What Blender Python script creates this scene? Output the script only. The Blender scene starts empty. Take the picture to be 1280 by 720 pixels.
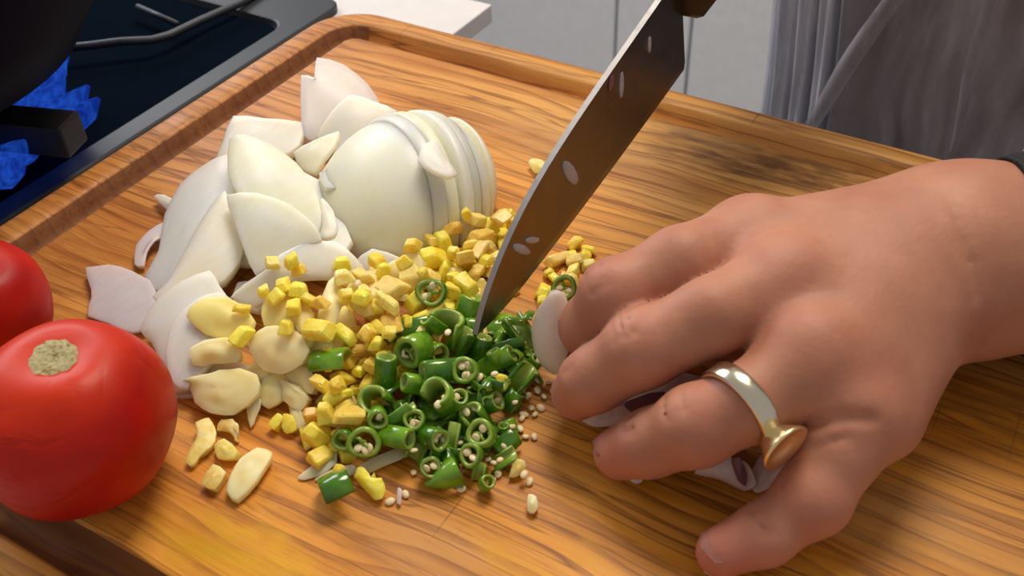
import bpy, bmesh, math, random
import numpy as np
from mathutils import Vector, Matrix, noise
random.seed(7); rng = np.random.default_rng(7)
C = bpy.context.scene.collection
S = bpy.context.scene

# ------------------------------------------------------------------ camera
# world: metres, X along the board (right), Y towards the cook, Z up; z = 0 is the board's top face
F_PX = 1274.9
CAM_LOC = Vector((0.15219, -0.24377, 0.24862))
CAM_ROT = Matrix(((0.86076, -0.31415, 0.40051), (0.50821, 0.57463, -0.64151), (-0.02862, 0.75572, 0.65427)))
cam_data = bpy.data.cameras.new('camera'); cam = bpy.data.objects.new('camera', cam_data); C.objects.link(cam)
cam_data.sensor_width = 36.0; cam_data.lens = F_PX / 1280 * 36.0
cam_data.clip_start = 0.01; cam_data.clip_end = 30
cam.matrix_world = Matrix.Translation(CAM_LOC) @ CAM_ROT.to_4x4()
cam_data.dof.use_dof = True; cam_data.dof.focus_distance = 0.375; cam_data.dof.aperture_fstop = 20.0
S.camera = cam

# ------------------------------------------------------------------ world, lights, exposure
S.view_settings.view_transform = 'Standard'; S.view_settings.look = 'None'
S.view_settings.gamma = 1; S.view_settings.use_curve_mapping = False
S.view_settings.exposure = -0.08
w = bpy.data.worlds.new('world'); S.world = w; w.use_nodes = True
bg = w.node_tree.nodes['Background']; bg.inputs[0].default_value = (0.84, 0.79, 0.75, 1); bg.inputs[1].default_value = 0.44
def area(name, loc, target, size, power, color, sy=None):
    d = bpy.data.lights.new(name, 'AREA'); d.energy = power; d.color = color; d.size = size
    if sy: d.shape = 'RECTANGLE'; d.size_y = sy
    o = bpy.data.objects.new(name, d); C.objects.link(o); o.location = loc
    o.rotation_euler = (Vector(target) - Vector(loc)).to_track_quat('-Z', 'Y').to_euler()
    return o
area('window_light', (-1.35, 0.55, 0.72), (0, 0, 0), 0.9, 12, (0.92, 0.95, 1.0), 0.6)
area('ceiling_lamp', (-0.12, 0.72, 1.28), (0.02, 0, 0), 0.6, 19, (1.0, 0.88, 0.72))
S.cycles.max_bounces = 8
try: S.cycles.use_denoising = True
except Exception: pass

# ------------------------------------------------------------------ helpers
def at(x, y, z=0.0):
    """point at height z (cm) that the photo shows at pixel (x, y); metres"""
    r = CAM_ROT @ Vector(((x - 640) / F_PX, -(y - 360) / F_PX, -1.0))
    t = (z / 100 - CAM_LOC.z) / r.z
    return CAM_LOC + r * t
def tag(o, label=None, cat=None, group=None, kind=None):
    if label: o['label'] = label
    if cat: o['category'] = cat
    if group: o['group'] = group
    if kind: o['kind'] = kind
    return o
def empty(name, loc=(0, 0, 0)):
    o = bpy.data.objects.new(name, None); C.objects.link(o); o.location = loc; o.empty_display_size = 0.01
    return o
def link(name, me, m=None, parent=None, loc=None, rot=None):
    o = bpy.data.objects.new(name, me); C.objects.link(o)
    if m and not me.materials: me.materials.append(m)
    if parent: o.parent = parent
    if loc is not None: o.location = loc
    if rot is not None: o.rotation_euler = rot
    return o
def mesh(name, v, f, smooth=True):
    me = bpy.data.meshes.new(name); me.from_pydata([tuple(p) for p in v], [], [tuple(int(i) for i in q) for q in f]); me.update()
    if smooth: me.polygons.foreach_set('use_smooth', [True] * len(me.polygons))
    return me
def bm_mesh(name, bm, smooth=False, normals=True):
    if normals: bmesh.ops.recalc_face_normals(bm, faces=bm.faces)
    me = bpy.data.meshes.new(name); bm.to_mesh(me); bm.free()
    if smooth: me.polygons.foreach_set('use_smooth', [True] * len(me.polygons))
    return me
def put_box(bm, c, s, bevel=0.0, rot=None):
    g = bmesh.ops.create_cube(bm, size=1.0, matrix=Matrix.Translation(c) @ (rot.to_4x4() if rot else Matrix()) @ Matrix.Diagonal((*s, 1)))
    if bevel:
        es = {e for v in g['verts'] for e in v.link_edges}
        bmesh.ops.bevel(bm, geom=list(es), offset=bevel, segments=2, affect='EDGES', profile=0.6)
def box(name, c, s, m, parent=None, bevel=0.0, rot=None):
    bm = bmesh.new(); put_box(bm, Vector(c), s, bevel, rot)
    return link(name, bm_mesh(name, bm), m, parent)
def put_tube(bm, pts, radii, seg=10, cap=True):
    pts = [Vector(p) for p in pts]; rings = []; n0 = None
    for i, p in enumerate(pts):
        d = (pts[min(i + 1, len(pts) - 1)] - pts[max(i - 1, 0)]).normalized()
        n = (n0 - d * n0.dot(d)).normalized() if n0 is not None else d.orthogonal().normalized()
        n0 = n; b = d.cross(n); r = radii[i] if hasattr(radii, '__len__') else radii
        rings.append([bm.verts.new(p + (n * math.cos(a) + b * math.sin(a)) * r) for a in [2 * math.pi * k / seg for k in range(seg)]])
    for a, b in zip(rings, rings[1:]):
        for k in range(seg): bm.faces.new((a[k], a[(k + 1) % seg], b[(k + 1) % seg], b[k]))
    if cap: bm.faces.new(rings[0][::-1]); bm.faces.new(rings[-1])
def put_lathe(bm, prof, seg=32, M=Matrix(), closed=False):
    rings = []
    for r, z in prof:
        rings.append([bm.verts.new(M @ Vector((r * math.cos(a), r * math.sin(a), z))) for a in [2 * math.pi * k / seg for k in range(seg)]])
    pairs = list(zip(rings, rings[1:])) + ([(rings[-1], rings[0])] if closed else [])
    for a, b in pairs:
        for k in range(seg): bm.faces.new((a[k], a[(k + 1) % seg], b[(k + 1) % seg], b[k]))
    if not closed: bm.faces.new(rings[0][::-1]); bm.faces.new(rings[-1])
def subsurf(o, n=2):
    m = o.modifiers.new('subsurf', 'SUBSURF'); m.levels = n; m.render_levels = n; return m

# ------------------------------------------------------------------ node materials
class NT:
    def __init__(s, name):
        s.m = bpy.data.materials.new(name); s.m.use_nodes = True; s.t = s.m.node_tree; s.b = s.t.nodes['Principled BSDF']
    def n(s, kind, **kw):
        o = s.t.nodes.new('ShaderNode' + kind)
        for k, v in kw.items():
            if k.startswith('i_'):
                k2 = k[2:].replace('_', ' '); o.inputs[int(k2) if k2.isdigit() else k2].default_value = v
            else: setattr(o, k, v)
        return o
    def l(s, a, b): s.t.links.new(a, b)
    def set(s, **kw):
        for k, v in kw.items():
            k = k.replace('_', ' ')
            if not hasattr(v, 'links'): s.b.inputs[k].default_value = v
            else: s.l(v, s.b.inputs[k])
        return s
    def pos(s, scale=(1, 1, 1), warp=None, rot=(0, 0, 0), coord='Object'):
        tc = s.n('TexCoord'); src = tc.outputs[coord]
        if warp:   # warp = (noise scale, amount)
            nz = s.n('TexNoise', i_Scale=warp[0], i_Detail=2.0); s.l(src, nz.inputs['Vector'])
            sub = s.n('VectorMath', operation='SUBTRACT'); s.l(nz.outputs['Color'], sub.inputs[0]); sub.inputs[1].default_value = (.5, .5, .5)
            sc = s.n('VectorMath', operation='SCALE'); s.l(sub.outputs[0], sc.inputs[0]); sc.inputs['Scale'].default_value = warp[1]
            ad = s.n('VectorMath', operation='ADD'); s.l(src, ad.inputs[0]); s.l(sc.outputs[0], ad.inputs[1]); src = ad.outputs[0]
        mp = s.n('Mapping'); mp.inputs['Scale'].default_value = scale; mp.inputs['Rotation'].default_value = rot; s.l(src, mp.inputs['Vector'])
        return mp.outputs[0]
    def noise(s, vec, scale=1.0, detail=3.0, rough=0.5, dist=0.0):
        o = s.n('TexNoise', i_Scale=scale, i_Detail=detail, i_Roughness=rough, i_Distortion=dist)
        if vec is not None: s.l(vec, o.inputs['Vector'])
        return o.outputs['Fac']
    def ramp(s, fac, stops, interp='LINEAR'):
        o = s.n('ValToRGB'); o.color_ramp.interpolation = interp; e = o.color_ramp.elements
        while len(e) < len(stops): e.new(0.5)
        for k, (p, c) in enumerate(stops):
            e[k].position = p; e[k].color = (*c, 1) if hasattr(c, '__len__') else (c, c, c, 1)
        s.l(fac, o.inputs['Fac']); return o.outputs['Color']
    def mix(s, fac, a, b, blend='MIX'):
        o = s.n('Mix', data_type='RGBA', blend_type=blend)
        for v, i in ((fac, 0), (a, 6), (b, 7)):
            if hasattr(v, 'links'): s.l(v, o.inputs[i])
            else: o.inputs[i].default_value = v if not hasattr(v, '__len__') else (*v, 1)
        return o.outputs[2]
    def math(s, op, a, b=0.0, clamp=False):
        o = s.n('Math', operation=op, use_clamp=clamp)
        for v, i in ((a, 0), (b, 1)):
            if hasattr(v, 'links'): s.l(v, o.inputs[i])
            else: o.inputs[i].default_value = v
        return o.outputs[0]
    def bump(s, h, strength=0.3, dist=0.001, chain=None):
        o = s.n('Bump', i_Strength=strength, i_Distance=dist); s.l(h, o.inputs['Height'])
        if chain is not None: s.l(chain, o.inputs['Normal'])
        s.l(o.outputs[0], s.b.inputs['Normal']); return o.outputs[0]
def lin(r, g, b):
    f = lambda c: ((c / 255) / 12.92) if c / 255 <= 0.04045 else (((c / 255) + 0.055) / 1.055) ** 2.4
    return (f(r), f(g), f(b))
def plain(name, col, rough=0.5, metal=0.0, **kw):
    t = NT(name); v = t.noise(t.pos((1, 1, 1)), 60, 3)
    c = t.ramp(v, [(0.3, tuple(x * 0.96 for x in col)), (0.7, tuple(min(1, x * 1.03) for x in col))])
    t.set(Base_Color=c, Roughness=rough, Metallic=metal, **kw); return t.m

def wood_material(name='worn_teak', groove_shade=0.0):
    t = NT(name)
    wv = t.n('TexWave', wave_type='BANDS', bands_direction='Y', wave_profile='SAW', i_Scale=36.0, i_Distortion=1.2, i_Detail=2.0, i_Detail_Scale=1.0)
    t.l(t.pos((0.25, 1, 1), warp=(7, 0.045)), wv.inputs['Vector'])
    wave = wv.outputs['Fac']
    g1 = t.noise(t.pos((3.2, 62, 62), warp=(9, 0.012)), 1.0, 4, 0.6, 0.6)
    g2 = t.noise(t.pos((16, 380, 380), warp=(14, 0.006)), 1.0, 5, 0.7)
    big = t.noise(t.pos((6, 18, 18)), 1.0, 2, 0.5); bl = t.noise(t.pos((14, 22, 22), warp=(20, .03)), 1.0, 3, 0.6)
    # colour of the wood itself: paler tan planks with a richer orange heart plank in the middle
    a = t.ramp(g1, [(0.28, lin(172, 106, 42)), (0.42, lin(208, 142, 66)), (0.55, lin(228, 168, 90)), (0.72, lin(214, 150, 70))])
    b = t.ramp(g1, [(0.26, lin(160, 94, 16)), (0.42, lin(208, 132, 24)), (0.56, lin(228, 152, 36)), (0.74, lin(216, 138, 26))])
    sep = t.n('SeparateXYZ'); t.l(t.pos((1, 1, 1), warp=(11, 0.05)), sep.inputs[0])
    yy = t.ramp(t.math('ADD', t.math('MULTIPLY', sep.outputs[1], -14.0), 1.35, True), [(0.05, 0.0), (0.75, 0.85)])
    right = t.ramp(t.math('ADD', t.math('MULTIPLY', sep.outputs[0], 6.0), 0.75, True), [(0.0, 0.25), (0.7, 1.0)])
    c = t.mix(t.math('MULTIPLY', yy, right), a, b)
    c = t.mix(t.ramp(big, [(0.48, 0.0), (0.62, 0.5)]), c, lin(198, 148, 92))
    left = t.ramp(t.math('ADD', t.math('MULTIPLY', sep.outputs[0], -8.0), -0.55, True), [(0.0, 0.0), (1.0, 0.5)])
    c = t.mix(left, c, lin(184, 112, 62))
    # growth rings and dark grain lines
    wr = t.ramp(wave, [(0.0, 0.0), (0.62, 0.10), (0.90, 0.85), (0.97, 1.0), (1.0, 0.0)])
    c = t.mix(t.math('MULTIPLY', wr, t.ramp(bl, [(0.3, 0.3), (0.65, 0.85)])), c, lin(138, 78, 30))
    ln = t.ramp(t.noise(t.pos((2.2, 120, 120), warp=(7, 0.016)), 1.0, 2, 0.5, 0.3), [(0.482, 0.0), (0.5, 1.0), (0.518, 0.0)])
    c = t.mix(t.math('MULTIPLY', ln, 0.75), c, lin(118, 64, 24))
    c = t.mix(t.math('MULTIPLY', t.ramp(g2, [(0.36, 1.0), (0.47, 0.0)]), 0.5), c, lin(122, 68, 26))
    def spot(cx, cy, rx, ry, col, amt, c):
        v = t.n('Mapping'); v.inputs['Location'].default_value = (-cx / rx, -cy / ry, 0); v.inputs['Scale'].default_value = (1 / rx, 1 / ry, 0)
        t.l(t.pos((1, 1, 1), warp=(45, 0.03)), v.inputs['Vector'])
        ln_ = t.n('VectorMath', operation='LENGTH'); t.l(v.outputs[0], ln_.inputs[0])
        f = t.ramp(ln_.outputs['Value'], [(0.35, amt), (1.0, 0.0)])
        f = t.math('MULTIPLY', f, t.ramp(t.noise(t.pos((60, 200, 200)), 1.0, 3), [(0.32, 0.25), (0.6, 1.0)]))
        return t.mix(f, c, col)
    for q in STAINS: c = spot(*q, c)
    for rot, sc in ((0.95, (420, 9, 9)), (1.5, (520, 12, 12)), (0.5, (380, 10, 10))):
        s1 = t.noise(t.pos(sc, rot=(0, 0, rot)), 1.0, 1, 0.4)
        c = t.mix(t.math('MULTIPLY', t.ramp(s1, [(0.205, 1.0), (0.245, 0.0)]), 0.6), c, lin(100, 52, 20))
    if groove_shade: c = t.mix(t.math('MULTIPLY', t.ramp(bl, [(0.2, .75), (0.6, 1.0)]), groove_shade), c, lin(104, 62, 44))  # shade inside the groove, mixed into the wood colour as dark brown
    t.set(Base_Color=c, Specular_IOR_Level=0.32)
    r = t.ramp(t.noise(t.pos((12, 40, 40)), 1.0, 3), [(0.35, 0.40), (0.65, 0.58)]); t.l(r, t.b.inputs['Roughness'])
    n1 = t.bump(g2, 0.4, 0.0006); t.bump(wave, 0.12, 0.0006, n1)
    return t.m
STAINS = []
def stain(px, py, rx, ry, col, amt):
    p = at(px, py); STAINS.append((p.x, p.y, rx, ry, lin(*col), amt))
stain(935, 200, .06, .022, (96, 60, 32), .95); stain(905, 165, .012, .006, (70, 36, 16), .9)
stain(1050, 215, .05, .012, (110, 74, 40), .7); stain(1230, 500, .05, .02, (120, 76, 34), .6)
stain(300, 700, .03, .012, (226, 166, 10), .9); stain(260, 680, .02, .008, (200, 150, 16), .7)
stain(620, 690, .02, .006, (214, 150, 14), .7); stain(740, 690, .012, .006, (214, 150, 14), .5); stain(250, 305, .02, .006, (190, 128, 20), .6)
stain(60, 330, .03, .03, (150, 84, 34), .55); stain(150, 300, .05, .03, (168, 98, 48), .5); stain(1080, 640, .05, .02, (196, 146, 88), .55)
stain(690, 175, .06, .02, (206, 158, 104), .5); stain(880, 175, .03, .01, (190, 140, 80), .5)

M = {}
M['wood'] = wood_material(); M['groove'] = wood_material('shaded_groove_wood', .8)
def onion_material(name, base, vein, sss=0.9, rough=0.42, scale=.012, veins=.35, var=60):
    t = NT(name)
    v = t.noise(t.pos((420, 50, 420), warp=(30, 0.01)), 1.0, 2, 0.5); b = t.noise(t.pos((1, 1, 1)), var, 2)
    f = t.math('ADD', t.math('MULTIPLY', t.ramp(v, [(0.3, 1.0), (0.6, 0.0)]), veins), t.math('MULTIPLY', t.ramp(b, [(0.4, 0.0), (0.75, 1.0)]), .55), True)
    t.set(Base_Color=t.mix(f, base, vein), Roughness=rough, Subsurface_Weight=sss, Subsurface_Radius=(1.0, 0.85, 0.55), Subsurface_Scale=scale, Coat_Weight=0.1, Coat_Roughness=0.3)
    t.bump(v, 0.06, 0.0004)
    return t.m
M['onion'] = onion_material('onion_flesh', lin(255, 252, 232), lin(250, 244, 210))
M['onion_green'] = onion_material('onion_flesh_greenish', lin(248, 246, 220), lin(236, 236, 190))
M['onion_warm'] = onion_material('onion_flesh_warm', lin(252, 242, 226), lin(244, 224, 196))
M['onion_pink'] = onion_material('onion_flesh_pinkish', lin(244, 228, 224), lin(230, 206, 208), .7)
M['garlic'] = onion_material('garlic_flesh', lin(250, 228, 140), lin(240, 208, 98), .8, .42, .006, .1, 140)
M['garlic_pale'] = onion_material('garlic_flesh_pale', lin(250, 234, 178), lin(242, 212, 124), .8, .45, .006, .1, 140)
M['shallot'] = onion_material('shallot_flesh', lin(236, 216, 212), lin(200, 168, 172), .6, .35, .005)
M['shallot_skin'] = plain('shallot_skin', lin(132, 84, 92), 0.3)
def ginger(name, a, b):
    t = NT(name); oi = t.n('ObjectInfo')
    v = t.noise(t.pos((1, 1, 1)), 420, 3, 0.6)
    c = t.ramp(v, [(0.35, a), (0.65, b)]); hs = t.n('HueSaturation'); t.l(c, hs.inputs['Color'])
    t.l(t.math('ADD', t.math('MULTIPLY', oi.outputs['Random'], 0.02), 0.49), hs.inputs['Hue'])
    t.l(t.math('ADD', t.math('MULTIPLY', oi.outputs['Random'], 0.2), 0.92), hs.inputs['Value'])
    t.l(hs.outputs[0], t.b.inputs['Base Color'])
    t.set(Roughness=0.38, Subsurface_Weight=0.6, Subsurface_Radius=(1, .75, .25), Subsurface_Scale=0.004)
    t.bump(v, 0.3, 0.0006); return t.m
M['ginger'] = ginger('ginger_yellow', lin(244, 208, 52), lin(254, 234, 100))
M['ginger_pale'] = ginger('ginger_pale_yellow', lin(240, 206, 100), lin(252, 232, 150))
M['ginger_brown'] = ginger('ginger_brownish', lin(228, 184, 70), lin(244, 210, 104))
def chilli(name, a, b, rough=0.16):
    t = NT(name); v = t.noise(t.pos((1, 1, 1)), 160, 3)
    t.set(Base_Color=t.ramp(v, [(0.35, a), (0.68, b)]), Roughness=rough, Coat_Weight=0.4, Coat_Roughness=0.08, Subsurface_Weight=0.08, Subsurface_Scale=0.002)
    t.bump(v, 0.1, 0.0005); return t.m
M['chilli'] = chilli('chilli_skin', lin(84, 138, 16), lin(128, 176, 44))
M['chilli_dark'] = chilli('chilli_skin_dark', lin(50, 100, 10), lin(86, 138, 26))
M['chilli_in'] = chilli('chilli_inner_flesh', lin(128, 160, 48), lin(166, 188, 84), 0.3)
M['seed'] = plain('chilli_seed', lin(246, 228, 184), 0.45, Subsurface_Weight=0.3, Subsurface_Scale=0.001)
def tomato_mat():
    t = NT('tomato_skin')
    v = t.noise(t.pos((1, 1, 1)), 42, 4, 0.6); v2 = t.noise(t.pos((1, 1, 1)), 16, 2)
    c = t.ramp(v, [(0.3, lin(150, 8, 6)), (0.7, lin(192, 22, 10))]); c = t.mix(t.ramp(v2, [(0.4, 0.0), (0.75, 0.6)]), c, lin(208, 42, 16))
    sp = t.n('SeparateXYZ'); t.l(t.pos((1, 1, 1)), sp.inputs[0])
    top = t.ramp(t.math('MULTIPLY', sp.outputs[2], 20.0), [(0.30, 0.0), (0.6, 0.8)])   # ripens orange round the stem end
    c = t.mix(top, c, lin(224, 66, 22))
    t.set(Base_Color=c, Roughness=0.45, Specular_IOR_Level=0.22, Subsurface_Weight=0.10, Subsurface_Radius=(1, .2, .1), Subsurface_Scale=0.005, Coat_Weight=0.05, Coat_Roughness=0.15)
    wr = t.noise(t.pos((60, 60, 160), warp=(40, 0.02)), 1.0, 3)
    msk = t.ramp(t.noise(t.pos((1, 1, 1)), 24, 1), [(0.5, 0.0), (0.62, 1.0)])
    t.bump(t.math('MULTIPLY', wr, msk), 0.55, 0.003); return t.m
M['tomato'] = tomato_mat()
t = NT('stem_scar'); v = t.noise(t.pos((1, 1, 1)), 700, 3)
t.set(Base_Color=t.ramp(v, [(0.3, lin(170, 124, 70)), (0.42, lin(216, 204, 150)), (0.7, lin(232, 226, 184))]), Roughness=0.8); t.bump(v, 0.8, 0.001); M['scar'] = t.m
def skin_mat():
    t = NT('skin')
    v = t.noise(t.pos((1, 1, 1)), 30, 4, 0.6); f = t.noise(t.pos((1, 1, 1)), 900, 3)
    c = t.ramp(v, [(0.3, lin(172, 114, 90)), (0.7, lin(196, 138, 112))])
    r = t.noise(t.pos((1, 1, 1)), 55, 2); c = t.mix(t.ramp(r, [(0.5, 0.0), (0.75, 0.45)]), c, lin(172, 102, 84))
    at_ = t.n('Attribute', attribute_name='redness'); c = t.mix(at_.outputs['Fac'], c, lin(198, 116, 100))
    t.set(Base_Color=c, Roughness=0.56, Specular_IOR_Level=0.4, Subsurface_Weight=0.28, Subsurface_Radius=(1, .35, .2), Subsurface_Scale=0.006)
    vo = t.n('TexVoronoi', i_Scale=650.0); t.l(t.pos((1, 1, 1)), vo.inputs['Vector'])
    n1 = t.bump(vo.outputs['Distance'], 0.12, 0.0004); t.bump(t.noise(t.pos((1, 1, 1)), 110, 3), 0.25, 0.0012, n1); return t.m
M['skin'] = skin_mat()
M['nail'] = plain('nail', lin(222, 160, 146), 0.25)
M['gold'] = plain('gold', (0.92, 0.74, 0.42), 0.3, 1.0)
M['silver'] = plain('pale_gold', (0.80, 0.74, 0.58), 0.2, 1.0)
def steel(name, col, rough, scale):
    t = NT(name); v = t.noise(t.pos(scale), 1.0, 3)
    t.set(Base_Color=(*col, 1), Metallic=1.0, Roughness=t.ramp(v, [(0.3, rough * .8), (0.7, rough * 1.25)])); t.bump(v, 0.05, 0.0003); return t.m
M['blade'] = steel('blade_steel', (0.19, 0.175, 0.185), 0.32, (90, 90, 90))
M['spine'] = steel('blade_spine', (0.42, 0.41, 0.42), 0.5, (200, 200, 200))
M['steel'] = steel('brushed_steel', (0.72, 0.71, 0.73), 0.32, (10, 700, 700))
M['black_plastic'] = plain('black_plastic', (0.012, 0.012, 0.014), 0.35)
M['black_glass'] = plain('black_glass', (0.003, 0.006, 0.012), 0.6, Specular_IOR_Level=0.0)
M['iron'] = plain('cast_iron', (0.004, 0.004, 0.006), 0.6)
M['trim_grey'] = plain('dark_grey_trim', lin(36, 40, 48), 0.5, 0.0)
M['range_side'] = plain('range_side', lin(50, 52, 60), 0.6)
M['enamel'] = plain('pale_enamel', lin(226, 224, 226), 0.3)
M['pan'] = plain('pan_black', (0.003, 0.004, 0.014), 0.6, Specular_IOR_Level=0.05)
M['rod'] = plain('grey_rod', lin(52, 58, 68), 0.5, 0.2)
M['counter'] = plain('counter_stone', lin(198, 196, 194), 0.3)
M['cabinet'] = plain('cabinet_paint', lin(214, 218, 224), 0.45)
M['wall'] = plain('wall_paint', lin(214, 212, 208), 0.8)
M['floor'] = plain('floor_tile', lin(196, 190, 184), 0.4)
def flame_mat():
    t = NT('gas_flame'); nt = t.t
    em = t.n('Emission'); v = t.noise(t.pos((260, 260, 60)), 1.0, 2)
    t.l(t.ramp(v, [(0.35, (0.004, 0.02, 0.26)), (0.65, (0.02, 0.11, 0.72))]), em.inputs['Color']); em.inputs['Strength'].default_value = 0.75
    tr = t.n('BsdfTransparent'); mx = t.n('MixShader'); mx.inputs[0].default_value = 0.62
    t.l(tr.outputs[0], mx.inputs[1]); t.l(em.outputs[0], mx.inputs[2]); t.l(mx.outputs[0], nt.nodes['Material Output'].inputs['Surface'])
    return t.m
M['flame'] = flame_mat()
# ------------------------------------------------------------------ the setting
def struct(name, c, s, m, bevel=0.0):
    return tag(box(name, c, s, m, None, bevel), kind='structure')
ZC = -0.03                                    # counter height below the board's top face
struct('floor', (-0.3, 0.6, -0.955), (4.6, 4.4, 0.05), M['floor'])
struct('wall_back', (-0.3, 1.98, 0.30), (4.6, 0.06, 2.46), M['wall'])
# kitchen units on the far side of the aisle behind the cook
cab = empty('kitchen_cabinet', (-0.5, 1.60, -0.93))
tag(cab, 'long run of white base cabinets across the aisle behind the cook', 'cabinet')
def child_box(name, c, s, m, parent, bevel=0.0, rot=None, label=None):
    o = box(name, Vector(c) - parent.location, s, m, parent, bevel, rot)
    if label: o['label'] = label
    return o
child_box('body', (-0.5, 1.63, -0.48), (2.6, 0.58, 0.80), M['cabinet'], cab)
child_box('plinth', (-0.5, 1.64, -0.905), (2.6, 0.52, 0.05), M['cabinet'], cab)
child_box('worktop', (-0.5, 1.61, -0.06), (2.66, 0.64, 0.04), M['counter'], cab, 0.003)
xs = [-1.79, -1.20, -0.582, -0.437, 0.15, 0.75]
for a, b in zip(xs, xs[1:]):
    d = child_box('door', ((a + b) / 2, 1.333, -0.48), (b - a - 0.006, 0.018, 0.77), M['cabinet'], cab, 0.0025)
    bm = bmesh.new(); put_tube(bm, [(0, 0, -.06), (0, -.025, -.06), (0, -.025, .06), (0, 0, .06)], .005, 8)
    h = link('handle', bm_mesh('handle', bm, True), M['steel'], d, (Vector(((a + b) / 2, 1.322, -0.16)) - cab.location))
# counter under the board
cnt = empty('worktop', (0.3, 0, -0.03)); tag(cnt, 'pale stone worktop under the wooden cutting board', 'worktop')
child_box('slab', (0.316, -0.10, ZC - 0.02), (0.954, 0.55, 0.0398), M['counter'], cnt, 0.002)
child_box('base_cabinet', (0.316, -0.12, ZC - 0.465), (0.95, 0.48, 0.845), M['cabinet'], cnt)
# the range left of the worktop
rg = empty('gas_range', (-0.5, 0, -0.03)); tag(rg, 'stainless gas range with black hob left of the cutting board', 'range')
RX = -0.165; RY = 0.2535
child_box('range_top', ((RX - 0.95) / 2, (RY - 0.38) / 2, ZC - 0.006), (0.95 + RX, RY + 0.38, 0.0118), M['enamel'], rg, 0.001, label='pale top plate')
child_box('side_panel', (RX - 0.004, (RY - 0.38) / 2 - 0.0, ZC - 0.47), (0.007, RY + 0.378, 0.85), M['range_side'], rg, label='dark grey side')
child_box('front_panel', ((RX - 0.95) / 2, RY - 0.006, ZC - 0.47), (0.93 + RX, 0.01, 0.85), M['steel'], rg)
child_box('oven_body', ((RX - 0.95) / 2, (RY - 0.38) / 2, ZC - 0.47), (0.92 + RX, RY + 0.34, 0.84), M['range_side'], rg)
def rrect(cx, cy, hx, hy, r, seg=8):
    out = []
    for sx, sy, a0 in ((1, 1, 0), (-1, 1, 90), (-1, -1, 180), (1, -1, 270)):
        for k in range(seg + 1):
            a = math.radians(a0 + 90 * k / seg); out.append((cx + sx * (hx - r) + r * math.cos(a), cy + sy * (hy - r) + r * math.sin(a)))
    return out
def ring_strip(bm, loops):
    rows = [[bm.verts.new(p) for p in L] for L in loops]; n = len(rows[0])
    for a, b in zip(rows, rows[1:]):
        for k in range(n): bm.faces.new((a[k], a[(k + 1) % n], b[(k + 1) % n], b[k]))
    return rows
# hob plate with its sunk glass-black well
hx0, hx1, hy0, hy1 = -0.80, -0.2425, -0.30, 0.207
cx, cy, hx, hy = (hx0 + hx1) / 2, (hy0 + hy1) / 2, (hx1 - hx0) / 2, (hy1 - hy0) / 2
bm = bmesh.new()
def hl(i, z, r, iy=None): return [(x - rg.location.x, y, z - rg.location.z) for x, y in rrect(cx, cy - (0 if iy is None else iy), hx - i, hy - (i if iy is None else i + iy), r)]
rows = ring_strip(bm, [hl(0, ZC, .012), hl(0, ZC + .004, .012), hl(.001, ZC + .005, .012), hl(.0125, ZC + .005, .012, .013), hl(.0135, ZC + .0045, .012, .013), hl(.015, ZC + .0005, .012, .013)])
link('hob_frame', bm_mesh('hob_frame', bm), M['trim_grey'], rg)['label'] = 'dark grey hob rim'
bm = bmesh.new(); rows = ring_strip(bm, [hl(.0148, ZC + .0002, .012, .013), hl(.0148, ZC + .0009, .012, .013)]); bm.faces.new(rows[0][::-1]); bm.faces.new(rows[1])
link('hob_glass', bm_mesh('hob_glass', bm), M['black_glass'], rg)['label'] = 'glossy black hob surface'
B = Vector((-0.322, -0.033, ZC))
bm = bmesh.new(); put_lathe(bm, [(.052, .001), (.056, .006), (.046, .009), (.046, .016), (.040, .020), (.030, .020)], 40, Matrix.Translation(B - rg.location))
link('burner', bm_mesh('burner', bm, False), M['iron'], rg)
bm = bmesh.new(); put_lathe(bm, [(.037, .0201), (.041, .022), (.041, .026), (.036, .029), (.010, .030)], 40, Matrix.Translation(B - rg.location))
link('burner_cap', bm_mesh('burner_cap', bm, False), M['iron'], rg)
# flames: a ring of separate blue tongues licking outwards from the burner
for k in range(40):
    a = 2 * math.pi * k / 40 + 0.03; d = Vector((math.cos(a), math.sin(a), 0)); rr = 1 + 0.12 * math.sin(k * 5.1)
    bm = bmesh.new(); put_tube(bm, [d * .046 + Vector((0, 0, .012)), d * .058 * 1 + Vector((0, 0, .015)), d * .068 * rr + Vector((0, 0, .018)), d * .078 * rr + Vector((0, 0, .024)), d * .084 * rr + Vector((0, 0, .030))], [.0030, .0072, .0078, .0052, .0012], 10)
    link('flame', bm_mesh('flame', bm, True), M['flame'], rg, B - rg.location)
# pan support: cast-iron frame and fingers
gr = empty('pan_support', (B.x, B.y, ZC + .0011)); tag(gr, 'black cast iron pan support over the lit burner', 'pan support')
def bar(p, q, w_, h_, z):
    p = Vector(p); q = Vector(q); d = q - p; bm = bmesh.new()
    put_box(bm, Vector((0, 0, 0)), (d.length, w_, h_), 0.0012)
    link('bar', bm_mesh('bar', bm), M['iron'], gr, Vector(((p.x + q.x) / 2, (p.y + q.y) / 2, z)) - gr.location, (0, 0, math.atan2(d.y, d.x)))
zt = ZC + 0.030
for p, q in (((-.46, .118), (-.46, -.13)), ((-.46, -.13), (-.275, -.13))): bar(p, q, .012, .012, zt)
bm = bmesh.new(); put_tube(bm, [Vector(at(*p)) - gr.location for p in ((330, -14, -2.3), (300, 4, -2.2), (250, 26, -2.1), (212, 44, -2.0), (190, 50, -1.9), (150, 52, -1.8), (112, 57, -1.8), (60, 62, -1.8))], .0024, 10)
link('rod', bm_mesh('rod', bm, True), M['rod'], gr)['label'] = 'thin grey outer rod'
bm = bmesh.new(); put_tube(bm, [Vector(at(*p)) - gr.location for p in ((172, 8, -2.0), (222, 30, -2.1))], .0018, 8)
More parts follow.
